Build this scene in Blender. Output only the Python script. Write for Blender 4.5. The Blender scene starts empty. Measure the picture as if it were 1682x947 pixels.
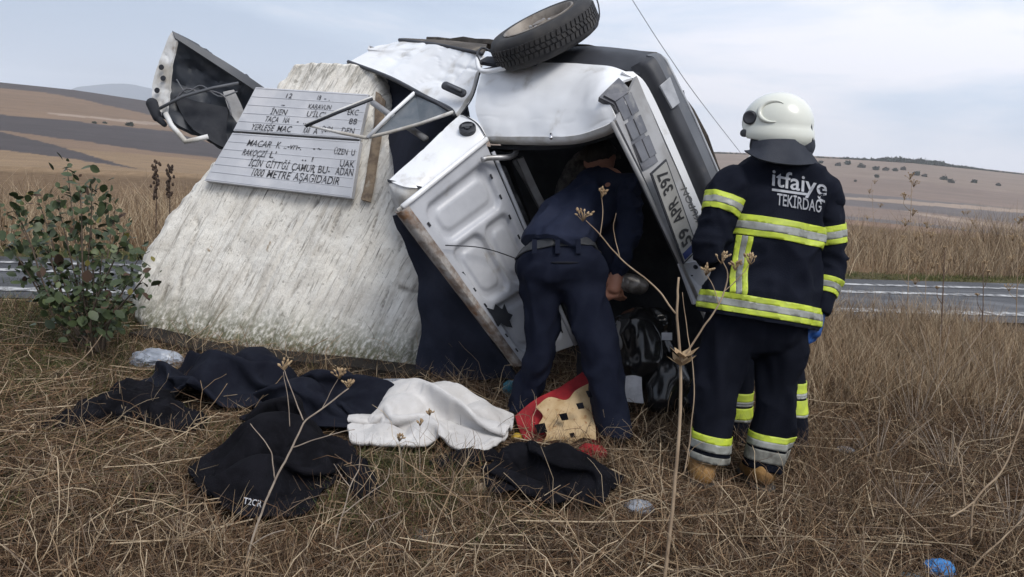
import bpy, bmesh, math, random
import numpy as np
from mathutils import Vector, Matrix
from mathutils.bvhtree import BVHTree
random.seed(5)
RNG = np.random.default_rng(11)
SC = bpy.context.scene
COL = SC.collection
HAZE = True
SKY_OFF = (7.3, 1.9, 0.0)

# ---------------------------------------------------------------- camera, sky, sun, exposure
CX, CY, FOC = 841.0, 473.5, 1300.0          # photograph size 1682 x 947, focal length in its pixels
PITCH, ROLL, EYE = math.radians(10.6), math.radians(4.0), 1.5
_r0 = np.array((1.0, 0, 0)); _f = np.array((0, math.cos(PITCH), -math.sin(PITCH))); _u0 = np.array((0, math.sin(PITCH), math.cos(PITCH)))
CR = math.cos(ROLL) * _r0 + math.sin(ROLL) * _u0
CU = -math.sin(ROLL) * _r0 + math.cos(ROLL) * _u0
CF = _f
CAM = np.array((0.0, 0.0, EYE))
cd = bpy.data.cameras.new('camera'); cam = bpy.data.objects.new('camera', cd); COL.objects.link(cam)
cd.sensor_width = 36.0; cd.lens = 36.0 * FOC / 1682.0; cd.clip_start = 0.05; cd.clip_end = 20000
m = Matrix(((CR[0], CU[0], -CF[0], 0), (CR[1], CU[1], -CF[1], 0), (CR[2], CU[2], -CF[2], EYE), (0, 0, 0, 1)))
cam.matrix_world = m
SC.camera = cam
SC.view_settings.view_transform = 'Standard'; SC.view_settings.look = 'None'
SC.view_settings.exposure = 0.6; SC.view_settings.gamma = 1.0; SC.view_settings.use_curve_mapping = False
SUN_DIR = Vector((0.35, -0.55, 0.85)).normalized()        # overcast: the bright part of the cloud is high behind the camera
w = bpy.data.worlds.new('World'); SC.world = w; w.use_nodes = True
nt = w.node_tree; nt.nodes.clear()
sky = nt.nodes.new('ShaderNodeTexSky'); sky.sky_type = 'NISHITA'; sky.sun_disc = False
sky.sun_elevation = math.asin(SUN_DIR.z); sky.sun_rotation = math.atan2(SUN_DIR.x, SUN_DIR.y); sky.air_density = 1.2; sky.dust_density = 3.0
tc = nt.nodes.new('ShaderNodeTexCoord'); mp = nt.nodes.new('ShaderNodeMapping'); mp.inputs['Scale'].default_value = (1, 1, 5.0); mp.inputs['Location'].default_value = SKY_OFF
nt.links.new(tc.outputs['Generated'], mp.inputs['Vector'])
n1 = nt.nodes.new('ShaderNodeTexNoise'); n1.inputs['Scale'].default_value = 1.5; n1.inputs['Detail'].default_value = 9; n1.inputs['Roughness'].default_value = 0.56
n1.inputs['Distortion'].default_value = 0.3
nt.links.new(mp.outputs[0], n1.inputs['Vector'])
cr = nt.nodes.new('ShaderNodeValToRGB'); e = cr.color_ramp
e.elements[0].position = 0.40; e.elements[0].color = (4.4, 5.3, 6.9, 1)
e.elements[1].position = 0.58; e.elements[1].color = (8.2, 8.2, 9.0, 1)
k = e.elements.new(0.48); k.color = (5.4, 6.3, 7.8, 1)
nt.links.new(n1.outputs['Fac'], cr.inputs['Fac'])
mx = nt.nodes.new('ShaderNodeMix'); mx.data_type = 'RGBA'; mx.inputs['Factor'].default_value = 0.88
nt.links.new(sky.outputs[0], mx.inputs[6]); nt.links.new(cr.outputs['Color'], mx.inputs[7])
# the cloud is thinner, so brighter, over the whole right-hand half of the sky
dp = nt.nodes.new('ShaderNodeVectorMath'); dp.operation = 'DOT_PRODUCT'; dp.inputs[1].default_value = (0.94, 0.28, 0.0); nt.links.new(tc.outputs['Generated'], dp.inputs[0])
gr = nt.nodes.new('ShaderNodeMapRange'); gr.inputs['From Min'].default_value = -1; gr.inputs['From Max'].default_value = 1; gr.inputs['To Min'].default_value = 0.72; gr.inputs['To Max'].default_value = 1.20; nt.links.new(dp.outputs['Value'], gr.inputs['Value'])
ml = nt.nodes.new('ShaderNodeVectorMath'); ml.operation = 'SCALE'; nt.links.new(mx.outputs[2], ml.inputs[0]); nt.links.new(gr.outputs[0], ml.inputs['Scale'])
bg = nt.nodes.new('ShaderNodeBackground'); bg.inputs['Strength'].default_value = 0.088
wo = nt.nodes.new('ShaderNodeOutputWorld')
nt.links.new(ml.outputs[0], bg.inputs['Color']); nt.links.new(bg.outputs[0], wo.inputs['Surface'])
sl = bpy.data.lights.new('sun', 'SUN'); sl.energy = 1.5; sl.angle = math.radians(25); sl.color = (1.0, 0.96, 0.9)
so = bpy.data.objects.new('sun', sl); COL.objects.link(so)
so.rotation_euler = SUN_DIR.to_track_quat('Z', 'Y').to_euler(); so.location = (3, -4, 9)

# ---------------------------------------------------------------- helpers
def P(px, py, d):
    """world point seen at photograph pixel (px, py) at depth d metres in front of the lens"""
    return CAM + d * ((px - CX) / FOC * CR + (CY - py) / FOC * CU + CF)
def ray(px, py):
    v = (px - CX) / FOC * CR + (CY - py) / FOC * CU + CF
    return v
def G(px, py, z=0.0):
    v = ray(px, py); t = (z - EYE) / v[2]
    return CAM + t * v
def dep(p): return float(np.dot(np.asarray(p) - CAM, CF))
def plane_hit(px, py, p0, n):
    v = ray(px, py); t = np.dot(np.asarray(p0) - CAM, n) / np.dot(v, n)
    return CAM + t * v
def nrm(v):
    v = np.asarray(v, float); return v / (np.linalg.norm(v) + 1e-12)

def _hash(ix, iy, iz):
    h = (ix.astype(np.int64) * 374761393 + iy.astype(np.int64) * 668265263 + iz.astype(np.int64) * 2147483647 % 1274126177)
    h = (h ^ (h >> 13)) * 1274126177
    h = h ^ (h >> 16)
    return (h & 0xFFFF).astype(float) / 65535.0
def vn(p, s=1.0, seed=0):
    """value noise -1..1 at Nx3 points"""
    p = np.asarray(p, float) * s + seed * 17.31
    i = np.floor(p).astype(np.int64); f = p - i; f = f * f * (3 - 2 * f)
    r = 0
    for a in (0, 1):
        for b in (0, 1):
            for c in (0, 1):
                wgt = (f[:, 0] if a else 1 - f[:, 0]) * (f[:, 1] if b else 1 - f[:, 1]) * (f[:, 2] if c else 1 - f[:, 2])
                r = r + wgt * _hash(i[:, 0] + a, i[:, 1] + b, i[:, 2] + c)
    return r * 2 - 1
def fbm(p, s=1.0, o=4, seed=0):
    r = 0; a = 1.0; t = 0
    for k in range(o):
        r = r + a * vn(p, s * 2 ** k, seed + k); t += a; a *= 0.5
    return r / t
def ridged(p, s=1.0, o=3, seed=0):
    r = 0; a = 1.0; t = 0
    for k in range(o):
        r = r + a * (1 - np.abs(vn(p, s * 2 ** k, seed + k)) * 1.6); t += a; a *= 0.5
    return r / t

def new_obj(name, mesh, parent=None, loc=None):
    o = bpy.data.objects.new(name, mesh); COL.objects.link(o)
    if parent is not None: o.parent = parent
    if loc is not None: o.location = loc
    return o
def wloc(o):
    v = np.zeros(3)
    while o is not None:
        v += np.array(o.location); o = o.parent
    return v
def tag(o, label=None, cat=None, group=None, kind=None):
    if label: o['label'] = label
    if cat: o['category'] = cat
    if group: o['group'] = group
    if kind: o['kind'] = kind
    return o
def thing(name, base, label, cat, group=None):
    o = bpy.data.objects.new(name, None); COL.objects.link(o); o.location = [float(x) for x in base]; o.empty_display_size = 0.1
    return tag(o, label, cat, group)
def mk(name, V, F, mat, parent=None, smooth=True, base=None, colors=None):
    """world-space verts -> one mesh object; its origin sits at base (or the parent's origin)"""
    V = np.asarray(V, float).reshape(-1, 3)
    org = wloc(parent) if parent is not None else (np.asarray(base, float) if base is not None else np.zeros(3))
    me = bpy.data.meshes.new(name); me.from_pydata((V - org).tolist(), [], [tuple(int(i) for i in f) for f in F]); me.update()
    if smooth: me.polygons.foreach_set('use_smooth', [True] * len(me.polygons))
    if mat is not None: me.materials.append(mat)
    if colors is not None:
        a = me.color_attributes.new('Col', 'FLOAT_COLOR', 'POINT')
        c = np.ones((len(V), 4)); c[:, :3] = colors
        a.data.foreach_set('color', c.ravel())
    o = new_obj(name, me, parent)
    if parent is None: o.location = [float(x) for x in org]
    return o
def fast(name, V, F4, mat, colors=None, smooth=False):
    """big meshes: quads as an Nx4 array"""
    me = bpy.data.meshes.new(name); V = np.ascontiguousarray(V, np.float32); F4 = np.ascontiguousarray(F4, np.int32)
    me.vertices.add(len(V)); me.vertices.foreach_set('co', V.ravel())
    k = F4.shape[1]; me.loops.add(F4.size); me.loops.foreach_set('vertex_index', F4.ravel())
    me.polygons.add(len(F4)); me.polygons.foreach_set('loop_start', np.arange(0, F4.size, k, dtype=np.int32))
    me.polygons.foreach_set('loop_total', np.full(len(F4), k, np.int32))
    if smooth: me.polygons.foreach_set('use_smooth', np.ones(len(F4), bool))
    me.update(calc_edges=True)
    if mat is not None: me.materials.append(mat)
    if colors is not None:
        a = me.color_attributes.new('Col', 'FLOAT_COLOR', 'POINT'); c = np.ones((len(V), 4), np.float32); c[:, :3] = colors
        a.data.foreach_set('color', c.ravel())
    return me

def cat_rom(pts, n):
    """Catmull-Rom resample of a polyline (k x 3) to n points"""
    p = np.asarray(pts, float)
    if len(p) == 2:
        t = np.linspace(0, 1, n)[:, None]; return p[0] * (1 - t) + p[1] * t
    q = np.vstack([2 * p[0] - p[1], p, 2 * p[-1] - p[-2]])
    T = np.linspace(0, len(p) - 1, n); out = []
    for t in T:
        i = min(int(t), len(p) - 2); u = t - i
        a, b, c, d = q[i], q[i + 1], q[i + 2], q[i + 3]
        out.append(0.5 * ((2 * b) + (-a + c) * u + (2 * a - 5 * b + 4 * c - d) * u * u + (-a + 3 * b - 3 * c + d) * u ** 3))
    return np.array(out)
def lin(pts, n):
    p = np.asarray(pts, float); T = np.linspace(0, len(p) - 1, n)
    return np.stack([np.interp(T, np.arange(len(p)), p[:, k]) for k in range(3)], 1)
def pp(L): return np.array([P(*q) for q in L])

def patch(name, rows, mat, parent, thick=0.01, nu=14, nv=10, world=False, linear=False, dent=0.0, dseed=0, crease=0.0, **kw):
    """curved sheet through a net of points (rows of equal length), with real thickness"""
    rs = lin if linear else cat_rom
    R = [np.asarray(r, float) if world else pp(r) for r in rows]
    R = [rs(r, nu) for r in R]
    cols = [rs([r[i] for r in R], nv) for i in range(nu)]
    A = np.array(cols)                                  # nu x nv x 3
    du = np.gradient(A, axis=0); dv = np.gradient(A, axis=1)
    N = np.cross(du, dv); N /= np.linalg.norm(N, axis=2, keepdims=True) + 1e-9
    view = A - CAM
    s = np.sign((N * view).sum(2).mean()); N = N * (s if s != 0 else 1)       # away from the lens
    if dent:
        f = A.reshape(-1, 3)
        A = A + N * (dent * fbm(f, 6, 3, dseed)).reshape(nu, nv, 1)
    if crease:
        f = A.reshape(-1, 3); lines = np.exp(-(vn(f, 4.2, dseed + 40) / 0.07) ** 2) + 0.6 * np.exp(-(vn(f, 8.0, dseed + 44) / 0.08) ** 2)
        A = A + N * (crease * lines * np.clip(0.5 + fbm(f, 2.5, 2, dseed + 47), 0, 1)).reshape(nu, nv, 1)
    B = A + N * thick
    V = np.vstack([A.reshape(-1, 3), B.reshape(-1, 3)]); n = nu * nv; F = []
    for i in range(nu - 1):
        for j in range(nv - 1):
            a, b, c, d = i * nv + j, (i + 1) * nv + j, (i + 1) * nv + j + 1, i * nv + j + 1
            F.append((a, b, c, d)); F.append((n + a, n + d, n + c, n + b))
    ring = [i * nv for i in range(nu)] + [(nu - 1) * nv + j for j in range(1, nv)] + [i * nv + nv - 1 for i in range(nu - 2, -1, -1)] + [j for j in range(nv - 2, 0, -1)]
    for a, b in zip(ring, ring[1:] + ring[:1]): F.append((a, n + a, n + b, b))
    o = mk(name, V, F, mat, parent, **kw)
    sharpen(o)
    return o
def sharpen(o, ang=40):
    bm = bmesh.new(); bm.from_mesh(o.data); bmesh.ops.recalc_face_normals(bm, faces=bm.faces)
    c = math.radians(ang)
    for e_ in bm.edges:
        if len(e_.link_faces) == 2 and e_.calc_face_angle(0) > c: e_.smooth = False
    bm.to_mesh(o.data); bm.free()
def slab(name, pts, mat, parent, thick=0.01, world=False, bevel=0.0, **kw):
    """flat or slightly warped n-gon with thickness going away from the lens"""
    A = np.asarray(pts, float) if world else pp(pts)
    N = np.zeros(3)
    for i in range(len(A)):
        N += np.cross(A[i] - A.mean(0), A[(i + 1) % len(A)] - A.mean(0))
    N = nrm(N)
    if np.dot(N, A.mean(0) - CAM) < 0: N = -N
    n = len(A); V = np.vstack([A, A + N * thick])
    F = [tuple(range(n)), tuple(range(2 * n - 1, n - 1, -1))] + [(i, n + i, n + (i + 1) % n, (i + 1) % n) for i in range(n)]
    o = mk(name, V, F, mat, parent, smooth=False, **kw)
    bm = bmesh.new(); bm.from_mesh(o.data); bmesh.ops.recalc_face_normals(bm, faces=bm.faces)
    if bevel: bmesh.ops.bevel(bm, geom=bm.edges[:], offset=bevel, segments=2, profile=0.6, affect='EDGES')
    bm.to_mesh(o.data); bm.free()
    return o
def tube_geo(pts, rad, k=6, cap=True):
    p = np.asarray(pts, float); n = len(p)
    rad = np.broadcast_to(np.asarray(rad, float), (n,)) if np.ndim(rad) == 0 else np.interp(np.linspace(0, 1, n), np.linspace(0, 1, len(rad)), rad)
    t = np.gradient(p, axis=0); V = []; F = []
    ref = np.array((0.31, 0.87, 0.38))
    for i in range(n):
        d = nrm(t[i]); a = nrm(np.cross(d, ref)); b = np.cross(d, a)
        for j in range(k):
            th = 2 * math.pi * j / k; V.append(p[i] + rad[i] * (math.cos(th) * a + math.sin(th) * b))
    for i in range(n - 1):
        for j in range(k):
            F.append((i * k + j, i * k + (j + 1) % k, (i + 1) * k + (j + 1) % k, (i + 1) * k + j))
    if cap: F.append(tuple(range(k - 1, -1, -1))); F.append(tuple((n - 1) * k + j for j in range(k)))
    return V, F
def join_geo(L):
    V = []; F = []
    for v, f in L:
        o = len(V); V += list(v); F += [tuple(i + o for i in q) for q in f]
    return V, F
def tube(name, pts, rad, mat, parent, k=8, world=False, smooth_n=0, **kw):
    p = np.asarray(pts, float) if world else pp(pts)
    if smooth_n: p = cat_rom(p, smooth_n)
    v, f = tube_geo(p, rad, k)
    return mk(name, v, f, mat, parent, **kw)

def capsule(p0, p1, r0, r1, side=None, flat=1.0, k=14, m=6):
    """closed tapered capsule; side/flat widen the section along a world direction"""
    p0 = np.asarray(p0, float); p1 = np.asarray(p1, float); ax = nrm(p1 - p0)
    ref = np.asarray(side, float) if side is not None else (np.array((0, 0, 1.0)) if abs(ax[2]) < .9 else np.array((1.0, 0, 0)))
    a = nrm(ref - ax * np.dot(ref, ax)); b = np.cross(ax, a)
    prof = []
    for i in range(m + 1):
        th = math.pi / 2 * i / m; prof.append((p0 - ax * r0 * math.cos(th), r0 * math.sin(th)))
    for i in range(m + 1):
        th = math.pi / 2 * i / m; prof.append((p1 + ax * r1 * math.sin(th), r1 * math.cos(th)))
    V = [prof[0][0]]; F = []
    for c, r in prof[1:-1]:
        for j in range(k):
            th = 2 * math.pi * j / k; V.append(c + r * (math.cos(th) * a * flat + math.sin(th) * b))
    V.append(prof[-1][0]); L = len(prof) - 2; e_ = len(V) - 1
    for j in range(k): F.append((0, 1 + (j + 1) % k, 1 + j))
    for i in range(L - 1):
        for j in range(k): F.append((1 + i * k + j, 1 + i * k + (j + 1) % k, 1 + (i + 1) * k + (j + 1) % k, 1 + (i + 1) * k + j))
    for j in range(k): F.append((1 + (L - 1) * k + j, 1 + (L - 1) * k + (j + 1) % k, e_))
    return V, F
def blob_arr(caps, voxel=0.014, smooth=6):
    """union of capsules as one continuous skin -> (verts, faces)"""
    V, F = join_geo([capsule(*c[:4], **(c[4] if len(c) > 4 else {})) for c in caps])
    me = bpy.data.meshes.new('tmp'); me.from_pydata([tuple(v) for v in V], [], F); me.update()
    o = bpy.data.objects.new('tmp', me); COL.objects.link(o)
    r = o.modifiers.new('r', 'REMESH'); r.mode = 'VOXEL'; r.voxel_size = voxel; r.adaptivity = 0
    s = o.modifiers.new('s', 'SMOOTH'); s.factor = 0.5; s.iterations = smooth
    dg = bpy.context.evaluated_depsgraph_get(); dg.update()
    ev = o.evaluated_get(dg); mm = ev.to_mesh()
    A = np.zeros(len(mm.vertices) * 3); mm.vertices.foreach_get('co', A); A = A.reshape(-1, 3)
    Nn = np.zeros(len(mm.vertices) * 3); mm.vertices.foreach_get('normal', Nn); Nn = Nn.reshape(-1, 3)
    FF = [tuple(p.vertices) for p in mm.polygons]
    ev.to_mesh_clear(); bpy.data.objects.remove(o); bpy.data.meshes.remove(me)
    return A, FF, Nn
def wrinkle(A, N, amp, scale, seed=0, stretch=None, sharp=True):
    q = A.copy()
    if stretch is not None:
        d = nrm(stretch); along = A @ d; q = A - 0.72 * np.outer(along, d)
    q = q + 0.05 * np.stack([vn(A, 7, seed + 5), vn(A, 7, seed + 6), vn(A, 7, seed + 7)], 1)
    f = ridged(q, scale, 2, seed) if sharp else fbm(q, scale, 3, seed)
    f = f - f.mean()
    return A + N * (amp * f)[:, None]
def blob(name, caps, mat, parent=None, voxel=0.014, smooth=6, amp=0.0, wscale=9, seed=0, stretch=None, cuts=(), base=None, **kw):
    A, F, N = blob_arr(caps, voxel, smooth)
    if amp: A = wrinkle(A, N, amp, wscale, seed, stretch)
    o = mk(name, A, F, mat, parent, base=base)
    for (pt, n) in cuts: cut(o, pt, n)
    return o
def cut(o, pt, n, fill=True):
    """drop what lies on the +n side of a world plane"""
    org = wloc(o); bm = bmesh.new(); bm.from_mesh(o.data)
    r = bmesh.ops.bisect_plane(bm, geom=bm.verts[:] + bm.edges[:] + bm.faces[:], plane_co=Vector(np.asarray(pt) - org), plane_no=Vector(n), clear_outer=True)
    if fill:
        ed = [g for g in r['geom_cut'] if isinstance(g, bmesh.types.BMEdge)]
        bmesh.ops.holes_fill(bm, edges=ed, sides=0)
    bm.to_mesh(o.data); bm.free()
def band(name, src, planes, mat, parent, off=0.004):
    """strip sewn on src: the slice of its surface between planes [(pt, n)...] (keeps the -n sides), lifted by off"""
    org = wloc(src); porg = wloc(parent)
    bm = bmesh.new(); bm.from_mesh(src.data)
    bm.normal_update()
    nv = {v.index: v.normal.copy() for v in bm.verts}
    for v in bm.verts: v.co += v.normal * off
    for pt, n in planes:
        bmesh.ops.bisect_plane(bm, geom=bm.verts[:] + bm.edges[:] + bm.faces[:], plane_co=Vector(np.asarray(pt) - org), plane_no=Vector(n), clear_outer=True)
    big = [f for f in bm.faces if len(f.verts) > 12]
    if big: bmesh.ops.delete(bm, geom=big, context='FACES')
    if not bm.faces: bm.free(); return None
    bmesh.ops.solidify(bm, geom=bm.faces[:], thickness=off * 0.8)
    for v in bm.verts: v.co += Vector(org - porg)
    me = bpy.data.meshes.new(name); bm.to_mesh(me); bm.free()
    me.materials.append(mat); me.polygons.foreach_set('use_smooth', [True] * len(me.polygons))
    return new_obj(name, me, parent)
_font_cache = {}
def text_geo(s, bold=0.0):
    cu = bpy.data.curves.new('t', 'FONT'); cu.body = s; cu.size = 1.0; cu.offset = bold; cu.resolution_u = 3
    o = bpy.data.objects.new('t', cu); COL.objects.link(o)
    dg = bpy.context.evaluated_depsgraph_get(); dg.update(); mm = o.evaluated_get(dg).to_mesh()
    V = np.array([tuple(v.co) for v in mm.vertices]) if len(mm.vertices) else np.zeros((0, 3)); F = [tuple(p.vertices) for p in mm.polygons]
    o.evaluated_get(dg).to_mesh_clear(); bpy.data.objects.remove(o); bpy.data.curves.remove(cu)
    return V, F
def text_on(name, s, o0, ex, ey, mat, parent, bold=0.0, lift=0.002, drape=None, fit=True):
    """flat print: text stretched into the parallelogram o0 + [0,1] ex + [0,1] ey"""
    V, F = text_geo(s, bold)
    if not len(V): return None
    o0, ex, ey = (np.asarray(q, float) for q in (o0, ex, ey))
    x0, x1 = V[:, 0].min(), V[:, 0].max(); y0, y1 = 0.0, 0.73
    X = (V[:, 0] - x0) / (x1 - x0); Y = (V[:, 1] - y0) / (y1 - y0)
    n = nrm(np.cross(ex, ey));
    if np.dot(n, o0 - CAM) > 0: n = -n
    W = o0 + X[:, None] * ex + Y[:, None] * ey + n * lift
    if drape is not None:
        W2 = []
        for p in W:
            rr = nrm(p - CAM); h = drape.ray_cast(Vector(p - rr * 0.3), Vector(rr), 1.2)
            W2.append(np.array(h[0]) - rr * lift if h[0] is not None else p)
        W = np.array(W2)
    return mk(name, W, F, mat, parent, smooth=False)
def bvh_of(o):
    org = Vector(wloc(o)); me = o.data
    return BVHTree.FromPolygons([v.co + org for v in me.vertices], [tuple(p.vertices) for p in me.polygons])

# ---------------------------------------------------------------- materials
def M(name, c1, c2=None, scale=6.0, rough=0.8, metal=0.0, bump=0.0, bscale=60.0, stretch=(1, 1, 1), detail=5, spec=0.4, pos=(0.35, 0.65),
      c3=None, scale3=2.0, pos3=(0.55, 0.7), coat=0.0, sheen=0.0, rot=(0, 0, 0), alpha=None, trans=0.0, vcol=False, sss=0.0, distort=0.0):
    mt = bpy.data.materials.new(name); mt.use_nodes = True; t = mt.node_tree; b = t.nodes['Principled BSDF']
    b.inputs['Roughness'].default_value = rough; b.inputs['Metallic'].default_value = metal; b.inputs['Specular IOR Level'].default_value = spec
    if coat: b.inputs['Coat Weight'].default_value = coat; b.inputs['Coat Roughness'].default_value = 0.15
    if sheen: b.inputs['Sheen Weight'].default_value = sheen
    if trans: b.inputs['Transmission Weight'].default_value = trans
    if alpha is not None: b.inputs['Alpha'].default_value = alpha
    co = t.nodes.new('ShaderNodeTexCoord'); mpn = t.nodes.new('ShaderNodeMapping'); mpn.inputs['Scale'].default_value = stretch; mpn.inputs['Rotation'].default_value = rot
    t.links.new(co.outputs['Object'], mpn.inputs['Vector'])
    col = None
    def noise(sc, det=detail):
        n = t.nodes.new('ShaderNodeTexNoise'); n.inputs['Scale'].default_value = sc; n.inputs['Detail'].default_value = det; n.inputs['Roughness'].default_value = 0.6
        n.inputs['Distortion'].default_value = distort
        t.links.new(mpn.outputs[0], n.inputs['Vector']); return n
    def mixc(f, a, bcol):
        x = t.nodes.new('ShaderNodeMix'); x.data_type = 'RGBA'
        t.links.new(f, x.inputs['Factor'])
        for s_, i in ((a, 6), (bcol, 7)):
            if isinstance(s_, tuple): x.inputs[i].default_value = (*s_, 1)
            else: t.links.new(s_, x.inputs[i])
        return x.outputs[2]
    def ramp(src, p):
        r = t.nodes.new('ShaderNodeMapRange'); r.inputs['From Min'].default_value = p[0]; r.inputs['From Max'].default_value = p[1]; r.interpolation_type = 'SMOOTHSTEP'
        t.links.new(src, r.inputs['Value']); return r.outputs[0]
    col = tuple(c1)
    if vcol:
        a = t.nodes.new('ShaderNodeVertexColor'); a.layer_name = 'Col'; col = a.outputs['Color']
    if c2 is not None and not vcol: col = mixc(ramp(noise(scale).outputs['Fac'], pos), col, tuple(c2))
    if vcol and c2 is not None:
        x = t.nodes.new('ShaderNodeMix'); x.data_type = 'RGBA'; x.blend_type = 'MULTIPLY'; x.inputs['Factor'].default_value = 1.0
        t.links.new(col, x.inputs[6]); t.links.new(mixc(ramp(noise(scale).outputs['Fac'], pos), tuple(c1), tuple(c2)), x.inputs[7]); col = x.outputs[2]
    if c3 is not None: col = mixc(ramp(noise(scale3, 8).outputs['Fac'], pos3), col, tuple(c3))
    if isinstance(col, tuple): b.inputs['Base Color'].default_value = (*col, 1)
    else: t.links.new(col, b.inputs['Base Color'])
    if bump:
        bn = t.nodes.new('ShaderNodeBump'); bn.inputs['Strength'].default_value = min(1.0, bump); bn.inputs['Distance'].default_value = 0.01
        t.links.new(noise(bscale, 4).outputs['Fac'], bn.inputs['Height']); t.links.new(bn.outputs[0], b.inputs['Normal'])
    return mt
def srgb(r, g, b):
    f = lambda c: (c / 255 / 12.92) if c <= 10.3 else ((c / 255 + 0.055) / 1.055) ** 2.4
    return (f(r), f(g), f(b))
# ---------------------------------------------------------------- terrain
def az_te(px, py):
    v = ray(px, py); return math.atan2(v[0], v[1]), v[2] / math.hypot(v[0], v[1])
_crest = [az_te(*q) for q in ((0, 135), (120, 147), (240, 165), (400, 192), (700, 224), (1000, 240), (1180, 249), (1300, 254), (1400, 259), (1500, 265), (1600, 275), (1682, 284))]
_ca = np.array([c[0] for c in _crest]); _ct = np.array([c[1] for c in _crest])
R0, R1, TE1 = 18.0, 110.0, -0.094
def crest_te(a): return np.interp(a, _ca, _ct)
def crest_r(a): return np.interp(a, [-0.6, 0.1, 0.6], [420, 700, 850])
def zfar(r, a):
    tc_, rc = crest_te(a), crest_r(a)
    s = (np.log(np.maximum(r, 1)) - math.log(R1)) / (np.log(rc) - math.log(R1))
    te = TE1 + (tc_ - TE1) * np.clip(s, 0, 1)
    z = EYE + te * r
    past = np.clip((r - rc) / rc, 0, 3); z = z - past * rc * 0.06
    q = np.clip((r - R0) / (R1 - R0), 0, 1); q = q * q * (3 - 2 * q)
    return np.where(r < R1, q * (EYE + TE1 * R1), z)
def znear(x, y):
    p = np.stack([x, y, np.zeros_like(x)], 1); r = np.hypot(x, y)
    side = road_side(x, y)
    calm = np.clip((np.abs(side) - 0.2) / 1.0, 0, 1)
    return (0.035 * fbm(p, 1.3, 4, 3) + 0.012 * fbm(p, 9, 2, 4)) * calm * np.clip((r - 0.5) / 1.0, 0, 1)
# road edges (world), nearly straight across behind the monument
RN0, RN1 = np.array((-4.0, 6.02)), np.array((4.6, 7.85))
RF0, RF1 = np.array((-5.07, 7.75)), np.array((5.6, 10.6))
def _ext(a, b, k): d = (b - a); return a - d * k, b + d * k
def road_side(x, y):
    """signed distance past the road: <0 near side, 0 on the road, >0 beyond"""
    def sd_(a, b):
        d = (b - a) / np.linalg.norm(b - a); return (y - a[1]) * d[0] - (x - a[0]) * d[1]
    n_ = sd_(RN0, RN1); f_ = sd_(RF0, RF1)
    return np.where(n_ < 0, n_, np.where(f_ > 0, f_, 0.0))
rings = np.concatenate([np.linspace(0.3, 8, 150), np.linspace(8.3, R0, 40), np.geomspace(R0 * 1.06, R1, 26)])
ss = np.linspace(0.007, 1, 150); past = np.linspace(0.02, 0.9, 12)
azs = np.concatenate([np.radians(np.linspace(-180, -60, 60, endpoint=False)), np.radians(np.linspace(-60, -38, 60, endpoint=False)), np.radians(np.linspace(-38, 38, 560)), np.radians(np.linspace(38.4, 60, 60)), np.radians(np.linspace(62, 178, 59))])
A_, nR = len(azs), len(rings) + len(ss) + len(past)
RR = np.zeros((A_, nR)); rc = crest_r(azs)
RR[:, :len(rings)] = rings
RR[:, len(rings):len(rings) + len(ss)] = np.exp(math.log(R1) + ss[None, :] * (np.log(rc)[:, None] - math.log(R1)))
RR[:, len(rings) + len(ss):] = rc[:, None] * (1 + past[None, :])
AA = np.repeat(azs[:, None], nR, 1); X = RR * np.sin(AA); Y = RR * np.cos(AA)
xf, yf, rf, af = X.ravel(), Y.ravel(), RR.ravel(), AA.ravel()
Z = zfar(rf, af) + np.where(rf < R0, znear(xf, yf), 0)
farp = np.stack([xf, yf, 0 * xf], 1)
Z = Z + np.where(rf > R1 * 1.1, 0.25 * fbm(farp, 0.02, 3, 9) * np.clip((rf - R1) / 200, 0, 1), 0)
TV = np.stack([xf, yf, Z], 1)
ia = np.arange(A_); ja = np.arange(nR - 1); I, J = np.meshgrid(ia, ja, indexing='ij'); I2 = (I + 1) % A_
TF = np.stack([(I * nR + J).ravel(), (I2 * nR + J).ravel(), (I2 * nR + J + 1).ravel(), (I * nR + J + 1).ravel()], 1)
# field colours: each field is its own patch of ground
def inpoly(px, py, poly):
    c = np.zeros(len(px), bool); n = len(poly); j = n - 1
    for i in range(n):
        xi, yi = poly[i]; xj, yj = poly[j]
        h = ((yi > py) != (yj > py)) & (px < (xj - xi) * (py - yi) / (yj - yi + 1e-12) + xi); c ^= h; j = i
    return c
def field(pxs):
    out = []
    for q in pxs:
        a, t = az_te(*q); s = (t - TE1) / (crest_te(a) - TE1)
        out.append((a, s))
    return out
sF = (np.log(np.maximum(rf, 1)) - math.log(R1)) / (np.log(crest_r(af)) - math.log(R1))
n1_ = fbm(np.stack([af * 14, sF * 60, 0 * af], 1), 1.0, 4, 21); n2_ = fbm(farp, 0.6, 3, 22); n3_ = fbm(np.stack([af * 90, sF * 160, 0 * af], 1), 1.0, 3, 27)
tan = np.array(srgb(130, 108, 88)); gold = np.array(srgb(142, 119, 92)); dark = np.array(srgb(82, 75, 74)); dark2 = np.array(srgb(76, 70, 70)); mauve = np.array(srgb(132, 115, 104)); grey = np.array(srgb(108, 101, 99)); soil = np.array(srgb(34, 27, 21)); pale = np.array(srgb(160, 142, 126))
C = np.tile(soil, (len(rf), 1))
def lay(mask, col): C[mask] = col
far = rf > R0 * 1.3
lay(far, mauve)
left = far & (af < math.radians(2))
lay(left, tan); lay(left & (sF < 0.45), gold)
wob = sF + 0.012 * n1_
def layp(pxs, col): 
    f = field(pxs); lay(far & inpoly(af + 0.002 * n3_, wob, f), col)
right = far & ~left
lay(right & (wob < 0.14), np.array(srgb(134, 112, 96))); lay(right & (wob > 0.17) & (wob < 0.34), grey * 0.95); lay(right & (wob > 0.46) & (wob < 0.6), grey); lay(right & (wob > 0.78), np.array(srgb(138, 121, 108)))
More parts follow.
